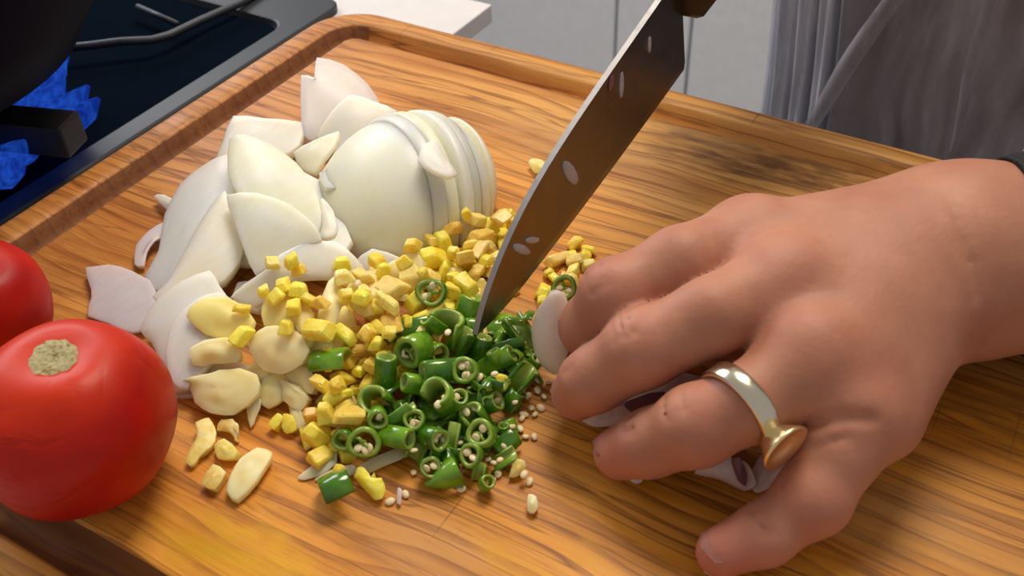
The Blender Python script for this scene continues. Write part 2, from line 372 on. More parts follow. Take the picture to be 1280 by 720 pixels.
link('rod', bm_mesh('rod', bm, True), M['rod'], gr)
for a in (0.33, 2.6, 4.0, 5.3):
    d = Vector((math.cos(a), math.sin(a), 0)); L = 0.088 / max(abs(d.x), abs(d.y))
    bar(B + d * .028, B + d * L, .017 if a < 1 else .012, .016, zt - .001)
for x, y in ((-.279, -.128), (-.456, .114), (-.456, -.126)):
    bm = bmesh.new(); put_lathe(bm, [(.008, 0), (.008, .003), (.006, .026), (.006, .030)], 12)
    link('foot', bm_mesh('foot', bm), M['iron'], gr, Vector((x, y, ZC + .0012)) - gr.location)
# pan: round-bottomed black pan
pan = empty('frying_pan', (B.x - .006, B.y - .002, ZC + .037)); tag(pan, 'black round sided pan heating on the lit gas burner', 'pan')
prof = [(.001, 0), (.055, 0), (.070, .006), (.094, .020), (.112, .048), (.121, .085), (.125, .087), (.125, .085), (.116, .048), (.098, .022), (.072, .010), (.056, .004), (.001, .004)]
bm = bmesh.new(); put_lathe(bm, prof, 64); o = link('pan_bowl', bm_mesh('pan_bowl', bm, True), M['pan'], pan)
bm = bmesh.new(); put_tube(bm, [(-.10, 0, .070), (-.14, 0, .078), (-.20, 0, .085), (-.29, 0, .090)], [.009, .008, .011, .012], 14)
link('handle', bm_mesh('handle', bm, True), M['black_plastic'], pan)

# ------------------------------------------------------------------ cutting board
bd = empty('cutting_board', (0.05, -0.01, ZC)); tag(bd, 'large worn wooden cutting board with a juice groove round its edge', 'cutting board')
bx0, bx1, by0, by1 = -0.2073, 0.310, -0.1835, 0.1635; cx, cy, hx, hy = (bx0 + bx1) / 2, (by0 + by1) / 2, (bx1 - bx0) / 2, (by1 - by0) / 2
def L(i, z, r): return [(x - bd.location.x, y - bd.location.y, z - ZC) for x, y in rrect(cx, cy, hx - i, hy - i, max(r, .004), 14)]
R0 = .030
prof = [(.004, ZC), (0, ZC + .004), (0, -.005), (.0008, -.0022), (.0025, -.0006), (.005, 0), (.0105, 0), (.0140, -.0002), (.0152, -.0011)]
gw = .0135
for k in range(1, 10):
    s = k / 10; prof.append((.0155 + gw * s, -.0011 - .0088 * math.sin(math.pi * s) ** 0.55))
prof += [(.0293, -.0009), (.0300, -.0002), (.0312, 0)]
bm = bmesh.new(); rows = ring_strip(bm, [L(i, z, R0 - i * .8) for i, z in prof]); bm.faces.new(rows[0][::-1])
bm.faces.new(rows[-1])
me = bm_mesh('board_body', bm, False); o = link('board_body', me, M['wood'], bd)
for p in me.polygons: p.use_smooth = len(p.vertices) < 6
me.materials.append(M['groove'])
for p in me.polygons:      # left and front groove: shade painted in as darker wood, with some residue
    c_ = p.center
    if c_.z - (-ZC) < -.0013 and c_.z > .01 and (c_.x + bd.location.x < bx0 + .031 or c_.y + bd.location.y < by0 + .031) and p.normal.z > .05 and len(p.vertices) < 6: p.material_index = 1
# object coordinates = world coordinates for the stains: keep the mesh origin at the world origin
me.transform(Matrix.Translation(bd.location)); o.location = -bd.location
# ------------------------------------------------------------------ implicit surfaces for organic bodies
def surface_net(V, lo, h):
    nx, ny, nz = V.shape; ins = V < 0
    cnt = np.zeros((nx - 1, ny - 1, nz - 1), np.int32); acc = np.zeros((nx - 1, ny - 1, nz - 1, 3), np.float32)
    off = [(i, j, k) for i in (0, 1) for j in (0, 1) for k in (0, 1)]
    sub = lambda A, o: A[o[0]:nx - 1 + o[0], o[1]:ny - 1 + o[1], o[2]:nz - 1 + o[2]]
    for a in off:
        for ax in range(3):
            if a[ax]: continue
            b = list(a); b[ax] = 1
            ia, ib = sub(ins, a), sub(ins, b); m = ia != ib
            if not m.any(): continue
            va, vb = sub(V, a)[m], sub(V, b)[m]; tt = va / (va - vb)
            p = np.tile(np.array(a, np.float32), (len(tt), 1)); p[:, ax] += tt
            acc[m] += p; cnt[m] += 1
    act = cnt > 0; idx = np.full(cnt.shape, -1, np.int64); idx[act] = np.arange(act.sum())
    g = np.argwhere(act).astype(np.float32); P = (g + acc[act] / cnt[act][:, None]) * h + np.array(lo)
    F = []
    for ax in range(3):
        u, v = (ax + 1) % 3, (ax + 2) % 3
        sl = [slice(1, n - 1) for n in V.shape]; sl[ax] = slice(0, V.shape[ax] - 1); s2 = list(sl); s2[ax] = slice(1, V.shape[ax])
        A, Bv = ins[tuple(sl)], ins[tuple(s2)]; base = np.array([0 if i == ax else 1 for i in range(3)])
        for flip in (False, True):
            e = np.argwhere((~A & Bv) if flip else (A & ~Bv)) + base
            if not len(e): continue
            du = np.zeros(3, int); dv = np.zeros(3, int); du[u] = 1; dv[v] = 1
            q = [e - du - dv, e - dv, e, e - du]; q = np.stack([idx[x[:, 0], x[:, 1], x[:, 2]] for x in q], 1)
            F.append(q[:, ::-1] if flip else q)
    return P, np.concatenate(F)
def smin(a, b, k):
    h_ = np.clip(0.5 + 0.5 * (b - a) / k, 0, 1); return b * (1 - h_) + a * h_ - k * h_ * (1 - h_)
class Field:
    def __init__(s, lo, hi, h):
        s.lo = np.array(lo, np.float32); s.h = h; n = np.ceil((np.array(hi) - s.lo) / h).astype(int) + 1
        s.X, s.Y, s.Z = np.meshgrid(*[s.lo[i] + h * np.arange(n[i], dtype=np.float32) for i in range(3)], indexing='ij')
    def cap(s, a, b, ra, rb):
        a = np.array(a, np.float32); d = np.array(b, np.float32) - a; dd = float(d @ d) + 1e-9
        x, y, z = s.X - a[0], s.Y - a[1], s.Z - a[2]
        t_ = np.clip((x * d[0] + y * d[1] + z * d[2]) / dd, 0, 1)
        return np.sqrt((x - t_ * d[0]) ** 2 + (y - t_ * d[1]) ** 2 + (z - t_ * d[2]) ** 2) - (ra + (rb - ra) * t_)
    def ell(s, c, r):
        x, y, z = (s.X - c[0]) / r[0], (s.Y - c[1]) / r[1], (s.Z - c[2]) / r[2]
        k0 = np.sqrt(x * x + y * y + z * z); return (k0 - 1) * min(r)
    def chain(s, pts, k):
        d = None
        for (p, r), (q, r2) in zip(pts, pts[1:]):
            c = s.cap(p, q, r, r2); d = c if d is None else smin(d, c, k)
        return d
def hp(x, y, z, r): return (np.array(at(x, y, z)) * 100, r)      # centimetres
FINGERS = {   # knuckle, middle joint, end joint, tip: pixel, height and radius in cm
 'index':  [hp(938, 300, 4.5, 1.30), hp(850, 330, 4.9, 1.12), hp(770, 372, 4.3, 1.08), hp(738, 408, 2.9, .95), hp(742, 432, 1.7, .80)],
 'middle': [hp(978, 352, 4.8, 1.30), hp(890, 396, 4.8, 1.12), hp(803, 437, 3.9, 1.12), hp(742, 474, 2.6, .98), hp(722, 492, 1.6, .84)],
 'ring':   [hp(1012, 445, 4.3, 1.22), hp(930, 506, 3.8, 1.04), hp(870, 534, 3.1, 1.10), hp(812, 554, 2.0, .96), hp(776, 566, 1.3, .82)],
 'little': [hp(1066, 512, 3.4, 1.12), hp(1046, 572, 2.6, 1.02), hp(1015, 626, 1.8, .93), hp(955, 668, 1.15, .84), hp(902, 690, .80, .72)],
}
WR = hp(1235, 335, 3.5, 2.75)
ARM = [WR, hp(1330, 322, 3.9, 2.75), hp(1500, 300, 4.7, 3.3)]
def hand_left():
    f = Field((2.2, -9.5, -.3), (22.5, 11.5, 8.0), 0.115)
    palm = None
    carp = {'index': (0, 1.7, .5), 'middle': (-.2, .7, .8), 'ring': (-.3, -.5, .6), 'little': (-.2, -1.4, 0)}
    for n_, (dx, dy, dz) in carp.items():
        m, r = FINGERS[n_][0]; c0 = WR[0] + np.array([dx - 1.2, dy - .8, dz])
        c = f.cap(c0, m + np.array([0, 0, -.35]), 1.75, r * 1.08); palm = c if palm is None else smin(palm, c, 1.7)
    k_, m_ = FINGERS['middle'][0][0], FINGERS['little'][0][0]
    palm = smin(palm, f.cap(WR[0] + [-2, .2, -.3], (k_ + m_) / 2 + np.array([.7, .3, -1.2]), 2.1, 1.5), 1.2)
    palm = smin(palm, f.cap(WR[0] + [-1.8, -1.6, -.6], m_ + np.array([.8, .5, -.5]), 1.25, 1.0), 1.0)    # outer edge of the palm
    th = [(WR[0] + np.array([-2.2, .5, -1.0]), 1.6), (np.array([10.2, 1.2, 1.9]), 1.30), (np.array([7.6, .1, 1.45]), 1.05), (np.array([5.9, -1.1, 1.05]), .85)]
    palm = smin(palm, f.chain(th, .5), .9)
    arm = f.chain(ARM, .8)
    arm = smin(arm, f.cap(ARM[0][0] + [0, .9, .1], ARM[1][0] + [0, .9, 0], 1.9, 2.0), .8)
    body = smin(palm, arm, 1.8)
    out = body
    for n_, ch in FINGERS.items():
        d = f.chain(ch, .35)
        j = ch[2][0]; d = smin(d, f.ell(j + np.array([0, 0, .25]), (1.0, 1.0, .95)), .4)
        d = smin(body, d, .75); out = np.minimum(out, d) if n_ == 'index' else smin(out, d, .12)
    for n_ in ('index', 'middle', 'ring'):                      # knuckles stand proud
        k0 = FINGERS[n_][0][0]; out = smin(out, f.ell(k0 + np.array([.1, .05, .24]), (.85, .75, .72)), 1.1)
    def crease(a, b, r=.09, k=.22):                            # smooth subtraction of thin tubes
        nonlocal out
        c = f.cap(a, b, r, r); h_ = np.clip(0.5 - 0.5 * (out + c) / k, 0, 1); out = out * (1 - h_) + (-c) * h_ + k * h_ * (1 - h_)
    for n_ in ('index', 'middle', 'ring', 'little'):           # skin folds over the middle and end joints
        for q in (2, 3):
            p, r = FINGERS[n_][q]; d = FINGERS[n_][q + 1][0] - FINGERS[n_][q - 1][0]; d /= np.linalg.norm(d)
            side = np.cross(d, [0, 0, 1]); side /= np.linalg.norm(side); up = np.cross(side, d)
            for s_ in (-.28, 0, .28):
                c0 = p + d * s_ * (1 if q == 2 else .6) + up * (r * (1.08 if q == 3 else 1.12)); crease(c0 - side * .5 - up * .12, c0 + side * .5 - up * .12, .03, .14)
    base_f = out
    def hit(px, py):                                           # where the line of sight meets the hand
        o_ = np.array(CAM_LOC) * 100; d_ = np.array(CAM_ROT @ Vector(((px - 640) / F_PX, -(py - 360) / F_PX, -1.0))); d_ /= np.linalg.norm(d_)
        for t_ in np.arange(15, 60, .05):
            p = o_ + d_ * t_; ix = ((p - f.lo) / f.h).astype(int)
            if (ix >= 0).all() and (ix < base_f.shape).all() and base_f[tuple(ix)] < 0: return p
        return None
    for line, rr, kk in (([(1183, 240), (1200, 275), (1213, 325), (1222, 375)], .03, .22), ([(990, 538), (1020, 528), (1055, 522), (1090, 524)], .07, .3),
                         ([(1020, 560), (1060, 545)], .03, .2)):
        hs = [q for q in (hit(*p) for p in line) if q is not None]
        for a_, b_ in zip(hs, hs[1:]): crease(a_, b_, rr, kk)
    P, F = surface_net(out, f.lo, f.h)
    return P, F
t0_ = __import__('time').time()
HP, HF = hand_left()
# right hand closed round the knife handle, just beyond the top of the frame
KT = Vector(at(597, 428, 1.5)); KH = Vector(at(855, 85, 5.2)); KD = (KH - KT).normalized()
kn = Vector((KD.y, -KD.x, 0)).normalized(); kdn = kn.cross(KD); kdn = -kdn if kdn.z > 0 else kdn      # kdn: in the blade plane, downwards
HB = KH - kdn * .036 + KD * .012               # where the handle starts
def hand_right():
    c = lambda v: np.array(v) * 100
    a0 = HB + KD * .078; side = kn
    f = Field(c(a0) - [9, 6, 6.5], c(a0) + [10, 14, 8], 0.16)
    wrist = a0 + KD * .075 + side * .012 - kdn * .018; fore = wrist + KD * .08 + side * .05 - kdn * .03
    out = smin(f.cap(c(a0 - kdn * .022 - side * -.004), c(wrist), 1.9, 2.2), f.cap(c(wrist), c(fore), 2.4, 3.0), 1.0)
    out = smin(out, f.cap(c(a0 + KD * .028 - side * .012 - kdn * .012), c(wrist), 1.8, 2.2), 1.0)
    for k in range(4):                         # four fingers wrapped round the handle
        o_ = a0 + KD * (-.032 + .0205 * k); r = (.88, .92, .88, .76)[k]
        ang = [(-.7, .021), (.3, .025), (1.4, .025), (2.5, .022), (3.3, .019)]
        pts = [(c(o_ + side * (math.cos(a) * q) - (-kdn) * (math.sin(a) * q) * 1.0), r * (1 - .06 * i)) for i, (a, q) in enumerate(ang)]
        out = smin(out, f.chain(pts, .3), .35 if k else .5)
    th = [(c(a0 + KD * .03 - side * .022 - kdn * .014), 1.2), (c(a0 - KD * .012 - side * .026 - kdn * .004), 1.0), (c(a0 - KD * .042 - side * .018 + kdn * .002), .8)]
    out = smin(out, f.chain(th, .4), .5)
    return surface_net(out, f.lo, f.h), c(wrist), c(fore)
(RP, RF), RWR, RFO = hand_right()
SHL, SHR = np.array([40., 40., 42.]), np.array([3., 42., 42.])       # shoulders (cm)
ELL, ELR = np.array([40., 22., 8.5]), np.array([-3., 34., 17.])      # elbows
def torso():
    f = Field((-14, 18, -94), (58, 66, 76), 1.3)
    o = f.ell((21, 42, 18), (19, 11.5, 34)); o = smin(o, f.ell((21, 43, -12), (19, 12, 18)), 8)
    o = smin(o, f.cap(SHL, SHR, 6, 6), 6); o = smin(o, f.cap((21, 42, 40), (21, 41, 53), 5.6, 5.2), 4)
    hd = smin(f.ell((21, 40, 63), (7.6, 9.2, 11.2)), f.cap((21, 31.5, 61.5), (21, 29.6, 58.5), .8, 1.3), 1.2)
    hd = smin(hd, f.ell((13.4, 41, 61), (1, 2, 3)), .8); hd = smin(hd, f.ell((28.6, 41, 61), (1, 2, 3)), .8); o = smin(o, hd, 2.5)
    for s_ in (-1, 1):
        o = smin(o, f.chain([(np.array([21 + 9 * s_, 43, -14]), 8.5), (np.array([21 + 9 * s_, 42, -50]), 6.0), (np.array([21 + 9.5 * s_, 44, -86]), 4.2)], 2), 3)
        o = smin(o, f.cap((21 + 9.5 * s_, 44, -90), (21 + 11 * s_, 32, -91), 3.2, 2.6), 2)
    o = smin(o, f.chain([(SHL, 5), (ELL, 4.2), (ARM[1][0] + [4, 4, 0], 3.0)], 2), 3)
    o = smin(o, f.chain([(SHR, 5), (ELR, 4.2), (RFO, 3.0)], 2), 3)
    return surface_net(o, f.lo, f.h)
TP, TF = torso()
person = empty('person', (0.21, 0.42, -0.93))
tag(person, 'cook in a loose grey overgarment and dark cuff, left hand steadying the food', 'person')
V_ = np.concatenate([HP, RP, TP]) / 100; F_ = np.concatenate([HF, RF + len(HP), TF + len(HP) + len(RP)])
V_ = V_.astype(np.float64)
me = mesh('body', V_ - np.array(person.location), F_)
red = np.zeros(len(V_))
for n_, ch in FINGERS.items():
    for q, am, rad in ((4, .5, 1.5), (2, .35, 1.2), (0, .3, 1.3)):
        dd = np.linalg.norm(V_ * 100 - ch[q][0], axis=1); red = np.maximum(red, am * np.clip(1.4 - dd / rad, 0, 1))
at_ = me.attributes.new('redness', 'FLOAT', 'POINT'); at_.data.foreach_set('value', red.astype(np.float32))
body = link('body', me, M['skin'], person)
sm = body.modifiers.new('smooth', 'SMOOTH'); sm.factor = 0.5; sm.iterations = 4
print('body', len(V_), 'verts', round(__import__('time').time() - t0_, 1), 's')
# finger nails that face the camera's side
def nail(n_, lift=1.03):
    tip, r = FINGERS[n_][4]; dj = FINGERS[n_][3][0]; d = Vector(tip - dj).normalized(); side = d.cross(Vector((0, 0, 1))).normalized(); up = side.cross(d)
    bm = bmesh.new(); rows = []
    for i in range(7):
        u = i / 6; row = []
        for j in range(9):
            v = j / 8 * 2 - 1; wd = .56 * math.sqrt(max(0, 1 - abs(2 * u - 1) ** 3.2)) + .02; an = v * wd / r * 1.05
            row.append(bm.verts.new((Vector(tip) + d * (-.55 + u * 1.05) + side * math.sin(an) * r * lift + up * (math.cos(an) * r * lift - .10 * u)) / 100 - person.location))
        rows.append(row)
    for a, b in zip(rows, rows[1:]):
        for k in range(8): bm.faces.new((a[k], a[k + 1], b[k + 1], b[k]))
    bmesh.ops.solidify(bm, geom=bm.faces[:], thickness=0.0004)
    o = link('finger_nail', bm_mesh('finger_nail', bm, True), M['nail'], body, None); return o
for n_ in ('index', 'middle', 'ring', 'little'): nail(n_)

# ring on the ring finger: pale band and a flared gold setting
rc = (FINGERS['ring'][1][0] * .92 + FINGERS['ring'][2][0] * .08) / 100; rd = Vector(FINGERS['ring'][1][0] - FINGERS['ring'][0][0]).normalized()
side = rd.cross(Vector((0, 0, 1))).normalized(); up = side.cross(rd)
if side.y > 0: side = -side                      # side: towards the little finger / camera
RM = Matrix((side, up, rd)).transposed().to_4x4(); RM.translation = Vector(rc)
ring = empty('finger_ring', Vector(rc) - person.location); ring.parent = person; ring['label'] = 'gold ring with a flared setting on the ring finger'
bm = bmesh.new(); R_ = .0122
put_lathe(bm, [(R_ - .0010, -.0028), (R_ + .0006, -.0031), (R_ + .0011, -.0026), (R_ + .0012, .0026), (R_ + .0006, .0031), (R_ - .0010, .0028)], 56, closed=True)
me = bm_mesh('band', bm, True); me.transform(Matrix.Translation(-Vector(rc)) @ RM); link('band', me, M['silver'], ring)
sa = math.radians(-4); sd = side * math.cos(sa) + up * math.sin(sa)
SM = (Matrix((rd, sd.cross(rd), sd)).transposed()).to_4x4(); SM.translation = sd * (R_ - .0008)
bm = bmesh.new(); put_lathe(bm, [(.0040, 0), (.0044, .0014), (.0058, .0030), (.0074, .0052), (.0078, .0061), (.0070, .0063), (.0056, .0044), (.0010, .0038)], 32, SM)
link('setting', bm_mesh('setting', bm, True), M['gold'], ring)['label'] = 'flared gold setting'

# clothes
def cloth(name, lab, ny, nu, fn, m, thick=.0012):
    v = [fn(i / (nu - 1), j / (ny - 1)) for j in range(ny) for i in range(nu)]
    f = [(j * nu + i, j * nu + i + 1, (j + 1) * nu + i + 1, (j + 1) * nu + i) for j in range(ny - 1) for i in range(nu - 1)]
    me = mesh(name, [Vector(p) - person.location for p in v], f); o = link(name, me, m, person)
    s_ = o.modifiers.new('solid', 'SOLIDIFY'); s_.thickness = thick; s_.offset = 0
    if lab: o['label'] = lab
    return o
def fabric(name, a, b, rough, trans=0.0, scale=(60, 60, 9)):
    t = NT(name); v = t.noise(t.pos(scale, warp=(8, .06)), 1.0, 3, .5)
    t.set(Base_Color=t.ramp(v, [(0.36, a), (0.64, b)]), Roughness=rough)
    t.b.inputs['Sheen Weight'].default_value = .3
    if trans:
        tr = t.n('BsdfTransparent'); mx = t.n('MixShader')
        t.l(t.ramp(v, [(0.36, trans), (0.68, min(1, trans + .4))]), mx.inputs[0]); t.l(tr.outputs[0], mx.inputs[1]); t.l(t.b.outputs[0], mx.inputs[2]); t.l(mx.outputs[0], t.t.nodes['Material Output'].inputs['Surface'])
    return t.m
M['dress'] = fabric('dress_cloth', lin(138, 122, 122), lin(164, 148, 146), .9)
M['sheer'] = fabric('sheer_cloth', lin(176, 164, 168), lin(200, 192, 200), .5, .16)
M['bunched'] = fabric('bunched_sheer_cloth', lin(206, 208, 220), lin(228, 230, 242), .5, .55, (90, 90, 5))
M['cuff'] = plain('cuff_cloth', (0.014, 0.013, 0.016), 0.8)
M['drape'] = fabric('drape_cloth', lin(150, 144, 152), lin(176, 170, 178), .6, .35, (90, 90, 20))
def dress(u, v):
    a = math.radians(180 + 360 * u); z = -.90 + v * 1.36
    fl = 1 + .22 * max(0, (-.1 - z)) ; f = 1 + .035 * math.sin(a * 9 + z * 7) * (1 if z < .2 else .3)
    top = 1 if z < .34 else max(.45, 1 - (z - .34) * 4)
    return (.21 + .205 * math.cos(a) * f * fl * top, .42 + .128 * math.sin(a) * f * fl * top, z)
cloth('dress', None, 60, 260, dress, M['dress'])
def sheer(u, v):
    a = math.radians(188 + 164 * u); z = -.62 + v * .98; n_ = noise.noise(Vector((u * 9, v * 2.2, 3)))
    f = 1.07 + .10 * max(0, -z) * .6 + .018 * math.sin(a * 12 + 5 * n_ + z * 6) + .022 * math.sin(a * 9 + z * 7 + n_ * 3)
    return (.21 + .222 * math.cos(a) * f, .42 + .142 * math.sin(a) * f, z)
cloth('overgarment', 'sheer grey overgarment with loose vertical folds', 50, 300, sheer, M['sheer'], .0006)
def bunch(u, v):
    z = -.60 + v * .95; x = -.012 + .050 * u + .012 * (-z) ; 
    return (x - .004 * math.sin(z * 18), .318 - .030 * u + .007 * math.sin(u * 22 + z * 6) + .004 * math.sin(u * 47 + 2), z)
cloth('bunched_fold', 'whitish bunched edge of the sheer cloth', 40, 70, bunch, M['bunched'], .0006)
def fold(px0, py0, px1, py1, r, y=.262):
    def onp(px, py):
        rr = CAM_ROT @ Vector(((px - 640) / F_PX, -(py - 360) / F_PX, -1.0)); return CAM_LOC + rr * ((y - CAM_LOC.y) / rr.y)
    p, q = onp(px0, py0), onp(px1, py1); d = q - p; bm = bmesh.new()
    pts = [p + d * k / 10 + Vector((.0008 * math.sin(k * .9), .001 * math.sin(k * .8), 0)) - person.location for k in range(11)]
    put_tube(bm, pts, [r * (.5 + .5 * math.sin(math.pi * (k + 1) / 12)) for k in range(11)], 12)
    link('drape_fold', bm_mesh('drape_fold', bm, True), M['drape'], person)
fold(1160, -70, 1000, 175, .0050, .268); fold(1250, -60, 1190, 190, .0030, .266)
def sleeve(name, pts, m, seg=40, fold_=.04, th=.0015):
    out = []; P_ = [Vector(p) / 100 for p, r in pts]; n_ = 40
    def ip(t_):
        x = t_ * (len(pts) - 1); i = min(int(x), len(pts) - 2); k = x - i; return P_[i].lerp(P_[i + 1], k), (pts[i][1] * (1 - k) + pts[i + 1][1] * k) / 100
    rings = []; n0 = None
    for j in range(n_):
        p, r = ip(j / (n_ - 1)); d = (ip(min(1, j / (n_ - 1) + .02))[0] - ip(max(0, j / (n_ - 1) - .02))[0]).normalized()
        n0 = (n0 - d * n0.dot(d)).normalized() if n0 is not None else d.orthogonal().normalized(); b = d.cross(n0)
        for k in range(seg):
            a = 2 * math.pi * k / seg; rr = r * (1 + fold_ * math.sin(a * 5 + j * .9) * math.sin(j * .5))
            out.append(p + (n0 * math.cos(a) + b * math.sin(a)) * rr - person.location)
    f = [(j * seg + k, j * seg + (k + 1) % seg, (j + 1) * seg + (k + 1) % seg, (j + 1) * seg + k) for j in range(n_ - 1) for k in range(seg)]
    o = link(name, mesh(name, out, f), m, person); s_ = o.modifiers.new('solid', 'SOLIDIFY'); s_.thickness = th; s_.offset = 1; return o
a1 = ARM[0][0] * .66 + ARM[1][0] * .34 + np.array([0, .35, 0])
sleeve('cuff', [(a1, 3.15), (a1 + (ARM[1][0] - ARM[0][0]) * .45, 3.25)], M['cuff'], 48, .01)['label'] = 'black cuff'
sleeve('sleeve', [(a1 + (ARM[1][0] - ARM[0][0]) * .35, 3.5), (ARM[2][0], 4.1), (ELL, 5.6), (SHL, 7.2)], M['dress'])
sleeve('sleeve', [(RFO, 3.7), (ELR, 5.6), (SHR, 7.2)], M['dress'])
bm = bmesh.new(); bmesh.ops.create_uvsphere(bm, u_segments=32, v_segments=20, radius=1.0, matrix=Matrix.Translation((.21 - person.location.x, .425 - person.location.y, .655 - person.location.z)) @ Matrix.Diagonal((.088, .100, .112, 1)))
bmesh.ops.delete(bm, geom=[v for v in bm.verts if (v.co.y + person.location.y) < .37 and v.co.z + person.location.z < .70], context='VERTS')
link('hair', bm_mesh('hair', bm, True), M['iron'], person)['label'] = 'dark hair tied back'

# ------------------------------------------------------------------ knife
kf = empty('kitchen_knife', KT); tag(kf, 'large kitchen knife with a broad steel blade and black handle, tip in the chillies', 'knife')
Lb = (KH - KT).length
# spine line: from the photo, the spine runs straight and drops to the tip over the last few centimetres
N_ = 40; top, bot = [], []
HW = .0445
for i in range(N_ + 1):
    s = i / N_; x = s * Lb
    e = x; bz = -.0008 - .0015 * math.sin(math.pi * s)            # cutting edge with a light belly
    bz = bz + .004 * max(0, 1 - s * 5) ** 2
    hgt = .0015 + HW * (1 - math.exp(-s * 6.2)) * (.80 + .20 * s) / (1 - math.exp(-6.2))
    bot.append((x, bz)); top.append((x, bz + hgt))
def kv(x, z, off): return KT + KD * x - kdn * z + kn * off - kf.location
bm = bmesh.new(); cols = []
for (x, zb), (_, zt_) in zip(bot, top):
    h_ = zt_ - zb; bev = min(.004, h_ * .4); th = .00105
    cols.append([bm.verts.new(kv(x, z, o)) for z, o in ((zb, 0), (zb + bev, th * .55), (zt_, th), (zt_, -th), (zb + bev, -th * .55))])
for a, b in zip(cols, cols[1:]):
    for k in range(5): bm.faces.new((a[k], a[(k + 1) % 5], b[(k + 1) % 5], b[k]))
bm.faces.new(cols[0][::-1]); bm.faces.new(cols[-1])
me = bm_mesh('blade', bm); me.materials.append(M['blade']); me.materials.append(M['spine']); bl = link('blade', me, None, kf)
for p in me.polygons:
    c_ = p.center + kf.location; 
    if abs(p.normal.dot(kn)) < .3 and p.normal.dot(-kdn) > .1: p.material_index = 1
# handle: starts behind the heel along the spine
def section(x, w_, zt2, zb2, n=16):
    out = []
    for k in range(n):
        a = 2 * math.pi * k / n; cz = (zt2 + zb2) / 2; hz = (zt2 - zb2) / 2
        out.append(kv(x, cz + hz * math.copysign(abs(math.sin(a)) ** .7, math.sin(a)), w_ * math.copysign(abs(math.cos(a)) ** .7, math.cos(a))))
    return out
zt0 = top[-1][1]
def loft(name, secs, m):
    bm = bmesh.new(); rows = [[bm.verts.new(p) for p in q] for q in secs]; n = len(rows[0])
    for a, b in zip(rows, rows[1:]):
        for k in range(n): bm.faces.new((a[k], a[(k + 1) % n], b[(k + 1) % n], b[k]))
    bm.faces.new(rows[0][::-1]); bm.faces.new(rows[-1]); return link(name, bm_mesh(name, bm, True), m, kf)
hb = zt0 - .0215
loft('handle', [section(Lb - .001, .006, zt0 - .003, hb + .003), section(Lb + .002, .0105, zt0, hb), section(Lb + .03, .0115, zt0 + .001, hb + .001), section(Lb + .07, .0120, zt0 + .002, hb - .003), section(Lb + .105, .0110, zt0, hb - .004), section(Lb + .116, .0070, zt0 - .004, hb)], M['black_plastic'])['label'] = 'black handle'
for x in (.022, .058, .092):
    bm = bmesh.new(); put_lathe(bm, [(.0032, -.0121), (.0034, -.0118), (.0034, .0118), (.0032, .0121)], 16, Matrix.Translation(kv(Lb + x, (zt0 + hb) / 2, 0)) @ Matrix((KD, kdn, kn)).transposed().to_4x4())
    link('rivet', bm_mesh('rivet', bm, True), M['steel'], kf)
# ------------------------------------------------------------------ tomatoes
def tomato(name, lab, c, r, sq, axis, scar=True, seed=0):
    root = empty(name, c); tag(root, lab, 'tomato', 'tomatoes')
    q = Vector(axis).normalized().to_track_quat('Z', 'Y').to_matrix(); v = []; f = []; nu, nv = 72, 44
    for j in range(nv + 1):
        ph = math.pi * j / nv
        for i in range(nu):
            a = 2 * math.pi * i / nu
            lob = 1 + .022 * math.cos(5 * a + seed) * math.sin(ph) ** 2 + .014 * math.cos(2 * a + 1 + seed)
            rr = math.sin(ph); z = math.cos(ph)
            rr = math.copysign(abs(rr) ** .86, rr) * lob
            dip = -.13 * math.exp(-(ph / .30) ** 2) - .05 * math.exp(-((math.pi - ph) / .3) ** 2) * -1
            p = Vector((rr * math.cos(a), rr * math.sin(a), math.copysign(abs(z) ** .92, z) * sq + dip)) * r
            n_ = noise.noise(p * 40 + Vector((seed, 0, 0))) * .0009; p += p.normalized() * n_
            v.append(q @ p)
    for j in range(nv):
        for i in range(nu): f.append((j * nu + i, (j + 1) * nu + i, (j + 1) * nu + (i + 1) % nu, j * nu + (i + 1) % nu))
    link('tomato_skin', mesh('tomato_skin', v, f), M['tomato'], root)
    if scar:
        bm = bmesh.new(); sc = []
        for k in range(4):
            rr = [.0003, .0040, .0068, .0080][k]; row = []
            for i in range(22):
                a = 2 * math.pi * i / 22; q2 = rr * (1 + .16 * noise.noise(Vector((math.cos(a) * 2, math.sin(a) * 2, 5))) + .07 * math.sin(a * 9) * (k > 1))
                row.append(bm.verts.new(q @ Vector((q2 * math.cos(a), q2 * .85 * math.sin(a), (sq - .13) * r + .0007 + [-.0004, .0001, .0009, -.0006][k] + .0004 * random.random()))))
            sc.append(row)
        for a_, b_ in zip(sc, sc[1:]):
            for i in range(22): bm.faces.new((a_[i], a_[(i + 1) % 22], b_[(i + 1) % 22], b_[i]))
        bmesh.ops.solidify(bm, geom=bm.faces[:], thickness=.0009)
        link('stem_scar', bm_mesh('stem_scar', bm, True), M['scar'], root)['label'] = 'corky pale green stem scar'
    return root
T1 = at(92, 522, 2.70); tomato('tomato', 'whole red tomato in front at left with its stem scar facing up', T1, .0292, .93, (.05, .06, 1))
T2 = at(-36, 384, 2.3); tomato('tomato', 'red tomato behind the front one, cut by the left edge of the picture', T2, .0250, .92, (.3, .2, .8), True, 2)

